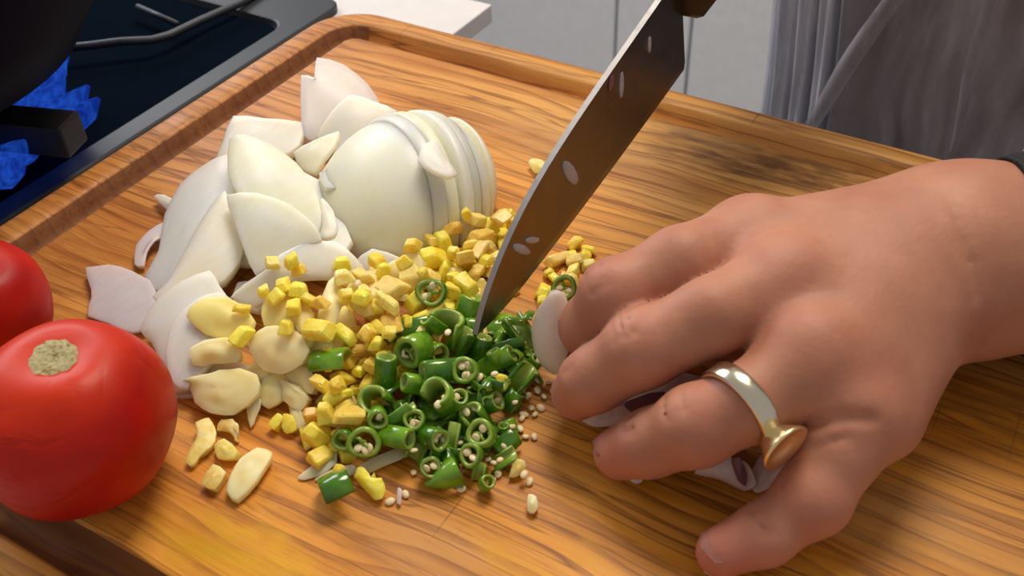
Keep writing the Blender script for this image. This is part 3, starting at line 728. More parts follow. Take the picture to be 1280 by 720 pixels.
# ------------------------------------------------------------------ sheets: cut petals and slices with real thickness
CAMV = lambda p: (CAM_LOC - Vector(p)).normalized()
def catmull(pts, n):
    out = []; m = len(pts)
    for i in range(m):
        p0, p1, p2, p3 = pts[i - 1], pts[i], pts[(i + 1) % m], pts[(i + 2) % m]
        for k in range(n):
            t_ = k / n
            cr = (0.5 * ((2 * p1) + (p2 - p0) * t_ + (2 * p0 - 5 * p1 + 4 * p2 - p3) * t_ ** 2 + (3 * p1 - p0 - 3 * p2 + p3) * t_ ** 3)); out.append(cr.lerp(p1.lerp(p2, t_), .35))
    return out
def sheet(name, outline, m, bulge=.3, thick=.25, z=None, ridge=0.0, smooth=3, rag=0.0, mm=None, lump=0.0):
    """outline: (px, py[, z cm]) ; a curved slab whose rim passes through those points"""
    pts = []
    for q in outline: pts.append(Vector(at(q[0], q[1], q[2] if len(q) > 2 else z)))
    pts = catmull(pts, smooth)
    if rag: pts = [p + Vector((random.uniform(-1, 1), random.uniform(-1, 1), random.uniform(-.6, .6))) * rag / 100 for p in pts]
    c = sum(pts, Vector()) / len(pts); N = Vector()
    for a, b in zip(pts, pts[1:] + pts[:1]): N += (a - c).cross(b - c)
    N.normalize()
    if N.dot(CAMV(c)) < 0: N = -N
    K = 7; v = []; n = len(pts)
    for k in range(K, 0, -1):
        s = k / K
        for p in pts:
            r = p - c; w_ = 0
            if ridge: w_ = ridge * math.sin(r.length * s * 1400) / 100
            v.append(r * s + N * (.95 * bulge / 100 * (1 - s ** 2.2) + w_))
    v.append(N * .95 * bulge / 100); f = []
    for k in range(K - 1):
        for i in range(n): f.append((k * n + i, k * n + (i + 1) % n, (k + 1) * n + (i + 1) % n, (k + 1) * n + i))
    for i in range(n): f.append(((K - 1) * n + i, (K - 1) * n + (i + 1) % n, K * n))
    me = mesh(name, v, f); bm = bmesh.new(); bm.from_mesh(me); bmesh.ops.recalc_face_normals(bm, faces=bm.faces)
    tot = Vector()
    for fc in bm.faces: tot += fc.normal * fc.calc_area()
    if tot.dot(N) < 0: bmesh.ops.reverse_faces(bm, faces=bm.faces)
    inner = [v_ for v_ in bm.verts if not v_.is_boundary]
    for _ in range(14): bmesh.ops.smooth_vert(bm, verts=inner, factor=.5, use_axis_x=True, use_axis_y=True, use_axis_z=True)
    if lump:
        for v_ in bm.verts: v_.co += N * noise.noise(v_.co * 260 + c * 900) * lump / 100
    bm.normal_update(); bm.to_mesh(me); bm.free(); me.polygons.foreach_set('use_smooth', [True] * len(me.polygons))
    o = link(name, me, m, None, c)
    s_ = o.modifiers.new('solid', 'SOLIDIFY'); s_.thickness = thick / 100; s_.offset = -1
    b_ = o.modifiers.new('bevel', 'BEVEL'); b_.width = min(.0006, thick / 300); b_.segments = 2; b_.limit_method = 'ANGLE'; b_.angle_limit = 1.0
    return o
GO = 'cut onion pieces heaped at the back left'
def onion(outline, lab, m='onion', **k):
    k['bulge'] = k.get('bulge', .3) * .62; k['thick'] = k.get('thick', .25) * .85; k.setdefault('smooth', 2)
    return tag(sheet('onion_slice', outline, M[m], **k), lab, 'onion', GO)
onion([(376, 93, 2.2), (393, 97, 2.1), (396, 71, 2.4), (430, 80, 2.0), (460, 104, 1.4), (478, 134, .7), (466, 158, .5), (430, 172, .4), (398, 176, .5), (378, 168, .9)], 'tall pale onion petal standing up at the very back of the heap', 'onion', bulge=.35, thick=.2)
onion([(396, 170, .8), (412, 142, 1.5), (438, 117, 1.9), (468, 126, 1.6), (497, 138, 1.2), (480, 160, .9), (440, 185, .6), (408, 190, .5)], 'curved onion petal leaning on the tall back petal beside the dome of slices', 'onion', bulge=.35, thick=.25)
onion([(291, 144, 1.0), (330, 147, 1.2), (377, 152, 1.2), (375, 180, .9), (350, 196, .8), (300, 205, .6), (268, 206, .4), (278, 176, .7)], 'flat pinkish white onion chunk with a square end at the back left', 'onion_warm', bulge=.2, thick=.55)
onion([(366, 190, 1.1), (392, 175, 1.5), (424, 163, 1.6), (418, 182, 1.4), (404, 198, 1.2), (392, 216, .9), (376, 212, .8)], 'yellowish onion wedge left of the dome of slices', 'onion_green', bulge=.25, thick=.4)
onion([(195, 363, .5), (180, 345, .5), (197, 315, .7), (205, 268, .8), (225, 229, .9), (252, 207, 1.0), (284, 192, 1.3), (292, 240, 1.4), (282, 265, 1.4), (250, 305, 1.3), (222, 350, 1.0)], 'broad thin onion petal down the left side of the heap', 'onion', bulge=.35, thick=.25)
onion([(192, 245, .4), (205, 243, .5), (228, 256, .7), (224, 268, .6), (208, 262, .4)], 'thin onion sliver poking out left of the heap', 'onion_green', bulge=.1, thick=.25)
onion([(168, 330, .3), (170, 306, .4), (186, 288, .5), (206, 277, .5), (209, 292, .5), (194, 302, .4), (184, 316, .35), (180, 332, .3)], 'narrow curled onion strip at the left rim of the heap', 'onion_pink', bulge=.15, thick=.2)
onion([(107, 334, .45), (135, 331, .55), (164, 337, .6), (186, 350, .6), (200, 378, .5), (186, 408, .4), (165, 416, .3), (135, 404, .3), (109, 394, .35), (113, 372, .4), (110, 350, .4)], 'thin pink tinged onion slice lying flat at the far left by the tomatoes', 'onion_pink', bulge=.18, thick=.14, rag=.03, ridge=.012)
onion([(190, 371, 1.0), (212, 348, 1.2), (237, 300, 1.6), (262, 258, 2.0), (281, 238, 2.2), (291, 262, 2.1), (302, 296, 1.8), (300, 325, 1.4), (280, 350, 1.2), (245, 368, 1.0), (215, 380, .9)], 'long cream onion wedge with a darker cut underside in the middle left', 'onion_warm', bulge=.4, thick=.6)
onion([(286, 172, 2.5), (306, 167, 2.7), (336, 178, 2.8), (370, 202, 2.8), (394, 234, 2.7), (402, 266, 2.5), (398, 292, 2.2), (370, 296, 2.2), (330, 276, 2.3), (298, 246, 2.4), (284, 215, 2.4)], 'large rounded onion petal on top in the centre of the heap', 'onion_green', bulge=.55, thick=.25)
onion([(282, 243, 2.7), (320, 240, 3.0), (362, 254, 3.0), (392, 280, 2.8), (402, 302, 2.4), (376, 310, 2.3), (348, 326, 2.0), (319, 344, 1.7), (304, 312, 2.1), (291, 276, 2.4)], 'greenish onion petal with a folded upper edge below the largest petal', 'onion_green', bulge=.4, thick=.28)
onion([(288, 372, 1.2), (303, 358, 1.6), (330, 340, 2.0), (350, 318, 2.3), (384, 303, 2.4), (420, 302, 2.3), (445, 322, 2.0), (458, 346, 1.5), (425, 352, 1.5), (380, 350, 1.6), (345, 366, 1.4), (318, 384, 1.1)], 'smooth curved onion layer above the garlic slices', 'onion', bulge=.4, thick=.28)
onion([(397, 260, 2.3), (402, 246, 2.5), (416, 262, 2.4), (423, 285, 2.1), (418, 296, 2.0), (399, 296, 2.1)], 'small three sided onion piece between the largest petal and the dome', 'onion', bulge=.15, thick=.25)
onion([(290, 380, .6), (296, 352, .8), (318, 352, .9), (330, 368, .9), (322, 390, .7)], 'short onion chip in the gap under the curved layer', 'onion', bulge=.15, thick=.3)
onion([(173, 412, .8), (193, 376, 1.2), (228, 350, 1.6), (262, 337, 1.8), (274, 356, 1.7), (292, 384, 1.5), (286, 420, 1.2), (262, 450, 1.0), (240, 480, .7), (216, 490, .4), (203, 460, .5), (188, 428, .6)], 'big white crescent of onion with its ends towards the front tomato', 'onion', bulge=.35, thick=.35)
onion([(206, 440, 1.2), (216, 400, 1.55), (246, 372, 1.85), (276, 364, 1.9), (300, 385, 1.7), (296, 420, 1.4), (262, 455, 1.1), (232, 486, .75), (214, 478, .8)], 'inner onion layer nested inside the big white crescent', 'onion_warm', bulge=.25, thick=.3)
onion([(213, 470, .25), (240, 455, .5), (300, 452, .6), (318, 464, .5), (300, 488, .35), (240, 496, .2), (214, 494, .2)], 'flat onion layer under the frilly garlic', 'onion_warm', bulge=.15, thick=.3)
onion([(300, 215, 1.0), (340, 200, 1.2), (400, 225, 1.4), (440, 300, 1.2), (400, 340, .9), (320, 330, .9), (250, 320, .8), (250, 260, .9)], 'onion layer buried under the middle of the heap', 'onion', bulge=.4, thick=.4)
onion([(398, 216, 1.6), (424, 205, 2.0), (452, 212, 2.3), (452, 236, 2.2), (424, 236, 2.0), (404, 234, 1.8)], 'pale cut onion end at the left foot of the dome', 'onion_warm', bulge=.2, thick=.3)
# the dome: half an onion cut into leaning slices
DC = Vector(at(507, 258, 0)); ax = Vector((-.475, -.88, 0)).normalized(); across = Vector((ax.y, -ax.x, 0)) * -1
def slab(k, o0, o1, shift, lean, lab, m):
    """slice of the half onion between offsets o0..o1 along the cutting axis"""
    A, Bh, Cc = .0385, .0360, .0370; v = []; f = []; n = 26; js = 7
    for j in range(js):
        o_ = o0 + (o1 - o0) * j / (js - 1); s = math.sqrt(max(.0, 1 - (o_ / Cc) ** 2)); e = 1 - .02 * (abs(j - (js - 1) / 2) / ((js - 1) / 2)) ** 4
        for i in range(n + 1):
            a = math.pi * i / n; p = across * (math.cos(a) * A * s * e) + Vector((0, 0, 1)) * (max(0.0, math.sin(a)) ** .9 * Bh * s * e) + ax * (o_ - lean * math.sin(a) * s)
            v.append(p)
        v.append(ax * o_ + Vector((0, 0, .0001)))
    w_ = n + 2
    for j in range(js - 1):
        for i in range(n): f.append((j * w_ + i, j * w_ + i + 1, (j + 1) * w_ + i + 1, (j + 1) * w_ + i))
        f.append((j * w_ + n, j * w_ + n + 1, (j + 1) * w_ + n + 1, (j + 1) * w_ + n)); f.append((j * w_ + n + 1, j * w_, (j + 1) * w_, (j + 1) * w_ + n + 1))
    f.append(tuple(range(w_))); f.append(tuple(range((js - 1) * w_, js * w_))[::-1])
    bm = bmesh.new(); vs = [bm.verts.new(p) for p in v]
    for q in f: bm.faces.new([vs[i] for i in q])
    o = link('onion_slice', bm_mesh('onion_slice', bm, True), M[m], None, DC + shift + Vector((0, 0, .0004)))
    b_ = o.modifiers.new('bevel', 'BEVEL'); b_.width = .0007; b_.segments = 2; b_.limit_method = 'ANGLE'; b_.angle_limit = .9
    return tag(o, lab, 'onion', GO)
cuts = [-.0345, -.0275, -.0225, -.0175, -.0125, -.0070, -.0010, .0055, .0360]
nm = ['back most slice at the far side of the onion dome', 'second slice from the back of the onion dome', 'third slice from the back of the onion dome', 'slice just behind the crest of the onion dome', 'crest slice of the onion dome', 'slice just in front of the crest of the onion dome', 'wide slice on the near face of the onion dome', 'rounded smooth end piece on the near side of the onion dome']
for k, (a_, b_) in enumerate(zip(cuts, cuts[1:])):
    sh = across * (.0007 * ((k * 37) % 5 - 2) / 2) + Vector((0, 0, 0)) + ax * (.0004 * k)
    slab(k, a_, b_ - .0002, sh, .010 + .0015 * math.sin(k * 2.1), nm[k], ['onion', 'onion_green'][k % 2] if k < 6 else 'onion')
onion([(522, 200, 3.6), (530, 180, 3.8), (546, 176, 3.7), (556, 196, 3.5), (572, 216, 3.2), (560, 222, 3.2), (540, 214, 3.4)], 'small loose onion flap lifted from the top of the dome', 'onion', bulge=.12, thick=.2)
onion([(440, 330, .6), (465, 310, 1.0), (500, 322, .9), (496, 338, .5), (460, 348, .4)], 'onion foot showing under the near side of the dome', 'onion', bulge=.15, thick=.3)

# ------------------------------------------------------------------ garlic
GG = 'peeled garlic pieces between onion and ginger'
def garlic(outline, lab, m='garlic', name='garlic_slice', **k):
    k['bulge'] = k.get('bulge', .2) * .6; k.setdefault('smooth', 2); k.setdefault('lump', .055); k.setdefault('rag', .025); return tag(sheet(name, outline, M[m], **k), lab, 'garlic', GG)
garlic([(232, 396, 1.9), (240, 380, 2.1), (258, 370, 2.2), (282, 370, 2.2), (306, 384, 2.1), (319, 402, 1.9), (310, 418, 1.7), (285, 424, 1.6), (255, 416, 1.7)], 'smooth yellowish garlic disc lying on the white onion crescent', bulge=.25, thick=.25)
garlic([(238, 436, 1.5), (256, 425, 1.7), (284, 422, 1.8), (301, 437, 1.5), (296, 452, 1.3), (266, 456, 1.2), (241, 456, 1.3)], 'garlic clove end with a hollow below the yellowish disc', 'garlic_pale', bulge=.35, thick=.6)
garlic([(235, 482, .7), (232, 474, .9), (252, 468, 1.1), (275, 462, 1.2), (300, 458, 1.3), (322, 468, 1.2), (325, 490, .9), (310, 508, .7), (290, 520, .5), (262, 518, .5), (246, 502, .6)], 'frilly torn garlic piece at the near left of the heap', 'garlic_pale', bulge=.35, thick=.4, rag=.07)
garlic([(308, 508, .4), (318, 490, .7), (326, 500, .5), (322, 520, .25), (314, 534, .15)], 'thin pointed garlic skin hanging from the frilly piece', 'garlic_pale', bulge=.05, thick=.1)
garlic([(322, 500, .4), (328, 470, .8), (352, 462, .9), (366, 478, .8), (352, 500, .5), (336, 510, .3)], 'ragged garlic scrap beside the frilly piece', 'garlic_pale', bulge=.2, thick=.3, rag=.04)
garlic([(326, 392, 2.1), (330, 372, 2.3), (350, 362, 2.4), (376, 370, 2.3), (392, 392, 2.1), (393, 418, 1.9), (384, 442, 1.6), (372, 440, 1.6), (368, 418, 1.8), (348, 408, 1.9), (330, 406, 1.9)], 'curved garlic slice arching behind the large garlic slice', bulge=.25, thick=.35)
garlic([(312, 440, 1.5), (315, 420, 1.8), (332, 409, 2.0), (356, 408, 2.1), (378, 420, 2.0), (386, 438, 1.8), (376, 456, 1.5), (352, 468, 1.2), (328, 462, 1.2)], 'largest garlic slice, pale yellow, in the middle of the garlic', 'garlic_pale', bulge=.3, thick=.6)
garlic([(394, 420, 1.8), (398, 386, 2.1), (410, 352, 2.4), (424, 346, 2.4), (430, 368, 2.3), (422, 398, 2.0), (416, 416, 1.8), (408, 420, 1.8)], 'upright garlic clove half with a pointed tip', 'garlic_pale', bulge=.4, thick=.45)
garlic([(384, 456, 1.1), (388, 428, 1.5), (398, 410, 1.7), (412, 416, 1.6), (418, 432, 1.4), (410, 452, 1.1), (396, 462, .9)], 'lower garlic clove half under the upright one', 'garlic_pale', bulge=.35, thick=.4)
garlic([(430, 366, 2.0), (440, 352, 2.2), (464, 347, 2.2), (488, 350, 2.1), (490, 372, 1.9), (478, 388, 1.7), (456, 396, 1.6), (440, 386, 1.7)], 'squarish garlic chunk with a yellow core beside the upright clove', 'garlic', bulge=.3, thick=.6)
garlic([(480, 334, 1.9), (498, 322, 2.2), (518, 313, 2.4), (527, 322, 2.3), (529, 342, 2.0), (520, 354, 1.8), (500, 352, 1.7), (486, 346, 1.7)], 'pale garlic chunk with a rough cut face against the onion dome', 'garlic_pale', bulge=.2, thick=.7)
garlic([(357, 470, .9), (372, 452, 1.2), (397, 474, 1.0), (395, 482, .9), (387, 493, .7), (370, 482, .7)], 'pale rectangular garlic block nearest the large green chilli', 'garlic_pale', bulge=.08, thick=.45, smooth=2)
garlic([(340, 486, .6), (352, 474, .9), (370, 486, .9), (386, 498, .7), (374, 514, .5), (356, 502, .5)], 'pale garlic block in front of the rectangular one', 'garlic_pale', bulge=.08, thick=.4, smooth=2)
garlic([(358, 500, .3), (364, 498, .6), (374, 514, .5), (383, 530, .3), (370, 536, .25), (364, 522, .3)], 'narrow garlic strip ending at the ginger dice', 'garlic_pale', bulge=.08, thick=.2)
garlic([(283, 614, .3), (288, 594, .45), (300, 572, .5), (322, 558, .5), (341, 563, .45), (334, 580, .45), (322, 600, .4), (296, 625, .3)], 'pale oval garlic slice alone on the board in front', 'garlic_pale', bulge=.10, thick=.28)
garlic([(318, 440, .7), (340, 400, 1.0), (372, 384, 1.2), (392, 400, 1.2), (402, 440, .9), (372, 470, .6), (340, 478, .5)], 'broad garlic slice buried under the other garlic slices', 'garlic_pale', bulge=.2, thick=.4)
garlic([(392, 440, .8), (404, 400, 1.2), (432, 380, 1.3), (446, 400, 1.2), (436, 424, 1.0), (414, 446, .8)], 'garlic slice lying between the upright clove and the ginger dice', 'garlic', bulge=.2, thick=.4)
garlic([(300, 470, .5), (318, 452, .9), (340, 462, .9), (346, 476, .7), (330, 486, .5)], 'torn garlic end between the largest slice and the frilly piece', 'garlic_pale', bulge=.2, thick=.35, rag=.05)
# ginger and shreds lying loose at the front
GL = 'loose ginger scraps on the board in front'
def scrap(outline, lab, m='ginger_pale', cat='ginger', g=GL, name='ginger_piece', **k): return tag(sheet(name, outline, M[m], **k), lab, cat, g)
scrap([(231, 577, .25), (238, 560, .3), (246, 545, .35), (245, 528, .4), (262, 522, .45), (271, 540, .4), (266, 556, .35), (254, 566, .3), (242, 582, .2)], 'two-lobed ginger scrap with a ragged edge beside the tomato', bulge=.1, thick=.3, rag=.03)
scrap([(268, 556, .3), (280, 548, .5), (295, 562, .45), (292, 574, .3), (272, 573, .25)], 'chunky ginger cube behind the pale oval garlic slice', bulge=.1, thick=.45, smooth=2)
scrap([(251, 604, .3), (266, 580, .5), (282, 590, .45), (268, 612, .3)], 'nearest ginger cube, left of the pale oval garlic slice', bulge=.08, thick=.4, smooth=2)
scrap([(272, 538, .2), (276, 524, .35), (290, 524, .4), (299, 534, .3), (295, 552, .15), (288, 542, .2)], 'small frilly ginger scrap under the torn garlic', bulge=.1, thick=.2, rag=.04)
scrap([(334, 530, .3), (347, 516, .5), (354, 522, .45), (343, 537, .3)], 'small ginger block left of its twin in front of the dice', 'ginger', bulge=.05, thick=.4, smooth=2)
scrap([(352, 534, .3), (354, 517, .5), (366, 520, .5), (370, 537, .3), (358, 542, .2)], 'small ginger block right of its twin in front of the dice', 'ginger', bulge=.05, thick=.4, smooth=2)
scrap([(443, 596, .4), (452, 582, .6), (464, 596, .6), (480, 600, .5), (480, 620, .3), (466, 624, .2), (452, 608, .3)], 'bright yellow ginger lump on the fibrous shreds', 'ginger', bulge=.2, thick=.4, rag=.04)
scrap([(414, 592, .9), (420, 580, 1.1), (430, 582, 1.1), (433, 592, .9), (424, 600, .8)], 'tiny yellow ginger bit perched on the green chilli block', 'ginger', bulge=.1, thick=.3)
scrap([(636, 596, .2), (644, 574, .5), (656, 576, .5), (657, 588, .3), (646, 596, .2)], 'pale ginger chip on bare wood right of the chillies', bulge=.1, thick=.3, smooth=2)
scrap([(659, 638, .2), (660, 618, .4), (670, 620, .4), (673, 634, .3), (666, 642, .2)], 'small beige root end nearest the camera below the chillies', 'garlic_pale', bulge=.1, thick=.3, smooth=2)
scrap([(660, 202, .3), (672, 198, .5), (684, 205, .4), (680, 214, .3), (668, 216, .2)], 'curled ginger scrap behind the knife blade', bulge=.12, thick=.2, rag=.03)
scrap([(606, 478, 1.3), (618, 470, 1.6), (632, 470, 1.6), (638, 480, 1.4), (628, 486, 1.2), (611, 494, 1.1)], 'bright yellow ginger chip on top of the chopped chillies', 'ginger', bulge=.1, thick=.4, smooth=2)
for q, lb in (([(372, 596, .1), (395, 578, .2), (418, 562, .25), (420, 578, .2), (405, 592, .12), (380, 600, .08)], 'long pale shred pointing left of the chilli block'),
              ([(392, 600, .1), (412, 588, .2), (440, 580, .25), (446, 590, .2), (418, 601, .1)], 'short pale shred crossing behind the chilli block'),
              ([(436, 592, .15), (462, 574, .3), (490, 562, .35), (512, 558, .3), (505, 572, .2), (478, 584, .15), (456, 594, .1)], 'wide pale shred under the front pair of chilli rings'),
              ([(412, 560, .2), (416, 545, .35), (421, 560, .3), (420, 580, .2), (415, 582, .1)], 'narrow upright shred at the front of the ginger dice')):
    scrap(q, lb, 'garlic_pale', 'peel', 'pale fibrous shreds in front of the chillies', 'vegetable_shred', bulge=.06, thick=.06)
for q, lb in (([(496, 628, .15), (497, 610, .3), (502, 612, .3), (501, 630, .15)], 'pinkish sliver standing between two seeds at the front'),):
    scrap(q, lb, 'onion_pink', 'peel', 'pale fibrous shreds in front of the chillies', 'vegetable_shred', bulge=.03, thick=.08)

# ------------------------------------------------------------------ piles: pieces dropped one by one on a height map
HM = np.zeros((500, 420)); HX, HY = -.25, -.21
def hm_ix(p): return int((p[0] - HX) * 1000), int((p[1] - HY) * 1000)
def drop(x, y, r, q=80):
    x = min(max(x, -.2), .2); y = min(max(y, -.18), .18)
    i, j = hm_ix((x, y)); k = max(1, int(r * 1000 + .5)); w_ = HM[i - k:i + k + 1, j - k:j + k + 1]; return float(np.percentile(w_, q))
def raise_(x, y, r, z):
    i, j = hm_ix((x, y)); k = max(1, int(r * 1000 + .5))
    for a in range(-k, k + 1):
        for b in range(-k, k + 1):
            if a * a + b * b <= k * k * 1.1: HM[i + a, j + b] = max(HM[i + a, j + b], z)
dg = bpy.context.evaluated_depsgraph_get()
def stamp(o, sc=1.0):
    for v in o.data.vertices:
        p = o.matrix_world @ v.co; i, j = hm_ix(p)
        if 2 < i < 497 and 2 < j < 417: HM[i - 1:i + 2, j - 1:j + 2] = np.maximum(HM[i - 1:i + 2, j - 1:j + 2], p.z * sc)
bpy.context.view_layer.update()
for o in list(C.objects):
    if o.type == 'MESH' and o.name.split('.')[0] in ('onion_slice', 'garlic_slice', 'ginger_piece'): stamp(o)
def inpoly(x, y, P_):
    c = False; n = len(P_)
    for i in range(n):
        (x1, y1), (x2, y2) = P_[i], P_[i - 1]
        if (y1 > y) != (y2 > y) and x < (x2 - x1) * (y - y1) / (y2 - y1) + x1: c = not c
    return c
def dice_mesh(seed):
    r = random.Random(seed); bm = bmesh.new()
    s = Vector((r.uniform(.8, 1.55), r.uniform(.65, 1.15), r.uniform(.5, .9)))
    sh = r.uniform(-.45, .45); tp = r.uniform(.55, 1)
    for z in (-1, 1):
        k = tp if z > 0 else 1
        for x, y in ((-1, -1), (1, -1), (1, 1), (-1, 1)):
            bm.verts.new(Vector((x * s.x * k * r.uniform(.7, 1.15) + sh * z, y * s.y * k * r.uniform(.7, 1.15), z * s.z * r.uniform(.7, 1.1))) * .0029)
    bmesh.ops.convex_hull(bm, input=bm.verts); bmesh.ops.bevel(bm, geom=bm.edges[:], offset=.0004, segments=1, affect='EDGES')
    return bm_mesh('ginger_dice', bm)
DM = {m: [dice_mesh(i * 7 + k) for i in range(8)] for k, m in enumerate(('ginger', 'ginger_pale', 'ginger_brown'))}
for m, l_ in DM.items():
    for me in l_: me.materials.append(M[m])
GD = 'finely diced yellow ginger'
def dice(x, y, s, lab, m='ginger', q=75):
    s *= .92; r = .0029 * s; z = drop(x, y, r * .9, q)
    if z > ZMAX: return None
    me = random.choice(DM[m]); o = bpy.data.objects.new('ginger_dice', me); C.objects.link(o)
    o.location = (x, y, z + r * .80); o.scale = (s, s, s)
    o.rotation_euler = (random.uniform(-.5, .5), random.uniform(-.5, .5), random.uniform(0, 6.28)); raise_(x, y, r * 1.0, z + r * 1.5)
    if lab == LD:
        ls = CAM_ROT.transposed() @ (o.location - CAM_LOC); u, v = 640 + F_PX * ls.x / -ls.z, 360 - F_PX * ls.y / -ls.z
        tone = {'ginger': 'bright yellow', 'ginger_pale': 'pale yellow', 'ginger_brown': 'tan'}[m]
        zone = 'on top of the garlic slices' if u < 425 and v < 440 else 'at the near end beside the pale garlic blocks' if v > 445 else 'between the onion dome and the knife blade' if u > 545 and v < 360 else 'at the foot of the onion dome' if v < 375 else 'where the heap meets the green chillies'
        lab = tone + ' ginger block ' + zone
    return tag(o, lab, 'ginger', GD)
ZMAX = .0245
KEEP = [[(382, 462), (386, 425), (394, 400), (408, 350), (428, 342), (434, 362), (428, 400), (420, 430), (412, 458)], [(432, 362), (444, 352), (466, 350), (486, 352), (488, 372), (476, 384), (456, 390)], [(482, 332), (518, 312), (528, 322), (530, 344), (520, 354), (488, 348)], [(388, 470), (398, 444), (440, 440), (442, 462), (430, 474)], [(338, 486), (372, 450), (400, 478), (386, 500), (374, 518), (384, 534), (366, 536)], [(314, 436), (332, 408), (378, 418), (388, 440), (352, 470), (320, 460)], [(520, 350), (538, 340), (560, 352), (556, 390), (530, 388)]]
LD = 'tiny block of yellow ginger in the heap between onion and chillies'
LR = 'small ginger block in the little cluster to the right of the knife blade'
heap = [(330, 372), (345, 350), (400, 345), (440, 352), (475, 338), (520, 318), (560, 300), (600, 280), (634, 272), (650, 285), (640, 330), (622, 370), (600, 400), (560, 400), (520, 400), (490, 420), (470, 450), (450, 480), (445, 520), (430, 548), (400, 556), (382, 545), (386, 520), (400, 480), (430, 430), (425, 400), (400, 400), (350, 385)]
heap_w = heap
core = [(x, y) for x, y in [(440, 360), (520, 335), (600, 300), (625, 310), (600, 380), (520, 395), (470, 430), (430, 520), (405, 520), (430, 440)]]
bx = (min(p[0] for p in heap_w), max(p[0] for p in heap_w)); by = (min(p[1] for p in heap_w), max(p[1] for p in heap_w))
def fill(poly, n, fn, mind, avoid=None):
    out = []; tries = 0; xs_ = [p[0] for p in poly]; ys_ = [p[1] for p in poly]
    while len(out) < n and tries < n * 60:
        tries += 1; u, v = random.uniform(min(xs_), max(xs_)), random.uniform(min(ys_), max(ys_))
        if not inpoly(u, v, poly): continue
        z = .4
        for _ in range(4): p = at(u, v, z); z = drop(p.x, p.y, .003, 60) * 100 + .25
        if z / 100 > ZMAX + .004: continue
        if any(inpoly(u, v, a_) for a_ in KEEP): continue
        x, y = p.x, p.y
        if any((x - a) ** 2 + (y - b) ** 2 < mind ** 2 for a, b in out): continue
        out.append((x, y)); fn(x, y)
    return len(out)
mats3 = ['ginger'] * 6 + ['ginger_pale'] * 2 + ['ginger_brown']
n1 = fill(heap_w, 190, lambda x, y: dice(x, y, random.uniform(.9, 1.45), LD, random.choice(mats3)), .0040)
n2 = fill(core, 150, lambda x, y: dice(x, y, random.uniform(.8, 1.35), LD, random.choice(mats3), 60), .0040)
rc_ = [(x, y) for x, y in [(690, 330), (715, 303), (745, 305), (745, 322), (720, 335), (715, 370), (690, 380), (672, 380), (680, 355)]]
n3 = fill(rc_, 16, lambda x, y: dice(x, y, random.uniform(.85, 1.2), LR, random.choice(mats3)), .0042)
print('dice', n1, n2, n3)
for x, y, s, lb in ((404, 486, 1.3, 'ginger block beside the pale rectangular garlic'), (424, 500, 1.5, 'largest bright ginger block at the near end of the dice'), (412, 460, 1.2, None), (434, 436, 1.3, 'bright ginger block just above the large green chilli'), (374, 372, 1.3, 'yellow ginger block on the rim of the curved garlic slice'), (348, 420, 1.1, None), (308, 445, 1.1, None), (312, 420, .9, None), (540, 330, 1.5, 'darker ginger block by the pale garlic chunk'), (690, 372, 1.1, None)):
    p = at(x, y, 1.0); dice(p.x, p.y, s, lb or 'tiny block of yellow ginger in the heap between onion and chillies')

# ------------------------------------------------------------------ green chillies
GC = 'sliced green chillies'
def arc_tube(name, r, L_, wall, a0, a1, m, seg=30, bend=0.0, squash=1.0):
    """hollow length of chilli: skin outside, wall with real thickness; a0..a1 = how much of the round is left"""
    bm = bmesh.new(); full = a1 - a0 > 6.2; n = seg; prof = [(r - wall, -L_ / 2), (r - wall * .3, -L_ / 2 - .0001), (r, -L_ / 2 + .0004), (r * 1.02, 0), (r, L_ / 2 - .0004), (r - wall * .3, L_ / 2 + .0001), (r - wall, L_ / 2), (r - wall * 1.1, 0)]
    cols = []
    for k in range(n if full else n + 1):
        a = a0 + (a1 - a0) * k / n; w_ = 1 + .05 * math.sin(3 * a + r * 9000)
        cols.append([bm.verts.new((q * w_ * math.cos(a) + bend * z * z * 40, q * w_ * squash * math.sin(a), z)) for q, z in prof])
    pr = list(zip(cols, cols[1:])) + ([(cols[-1], cols[0])] if full else [])
    for A_, B_ in pr:
        for i in range(8): bm.faces.new((A_[i], A_[(i + 1) % 8], B_[(i + 1) % 8], B_[i]))
    if not full: bm.faces.new(cols[0][::-1]); bm.faces.new(cols[-1])
    bmesh.ops.recalc_face_normals(bm, faces=bm.faces)
    me = bm_mesh(name, bm, True); me.materials.append(m); me.materials.append(M['chilli_in'])
    for p in me.polygons:
        c = p.center; rr = math.hypot(c.x - bend * c.z * c.z * 40, c.y / squash)
        if rr < r - wall * .45: p.material_index = 1
    return me
def ellips(r3, m, name='chilli_seed'):
    bm = bmesh.new(); bmesh.ops.create_icosphere(bm, subdivisions=2, radius=1.0, matrix=Matrix.Diagonal((*r3, 1))); me = bm_mesh(name, bm, True); me.materials.append(m); return me
SEED = ellips((.0016, .0014, .0006), M['seed'])
def membrane_mesh(r, seed):
    bm = bmesh.new(); rnd = random.Random(seed); k = rnd.randint(2, 3); a0 = rnd.uniform(0, 6)
    for i in range(k):
        a = a0 + i * 2 * math.pi / k; put_tube(bm, [(0, 0, .0002), (.5 * r * math.cos(a), .5 * r * math.sin(a), .0004), (r * .86 * math.cos(a + .2), r * .86 * math.sin(a + .2), 0)], [r * .2, r * .16, r * .12], 7)
    g = bmesh.ops.create_icosphere(bm, subdivisions=1, radius=r * .30, matrix=Matrix.Diagonal((1, 1, .7, 1)))
    return bm_mesh('membrane', bm, True)
def orient(o, axis, roll=0.0):
    q = Vector(axis).normalized().to_track_quat('Z', 'Y'); o.rotation_mode = 'QUATERNION'; o.rotation_quaternion = q @ Matrix.Rotation(roll, 3, 'Z').to_quaternion()
camax = Vector((.40, -.64, .65))      # roughly towards the viewer's side of the board
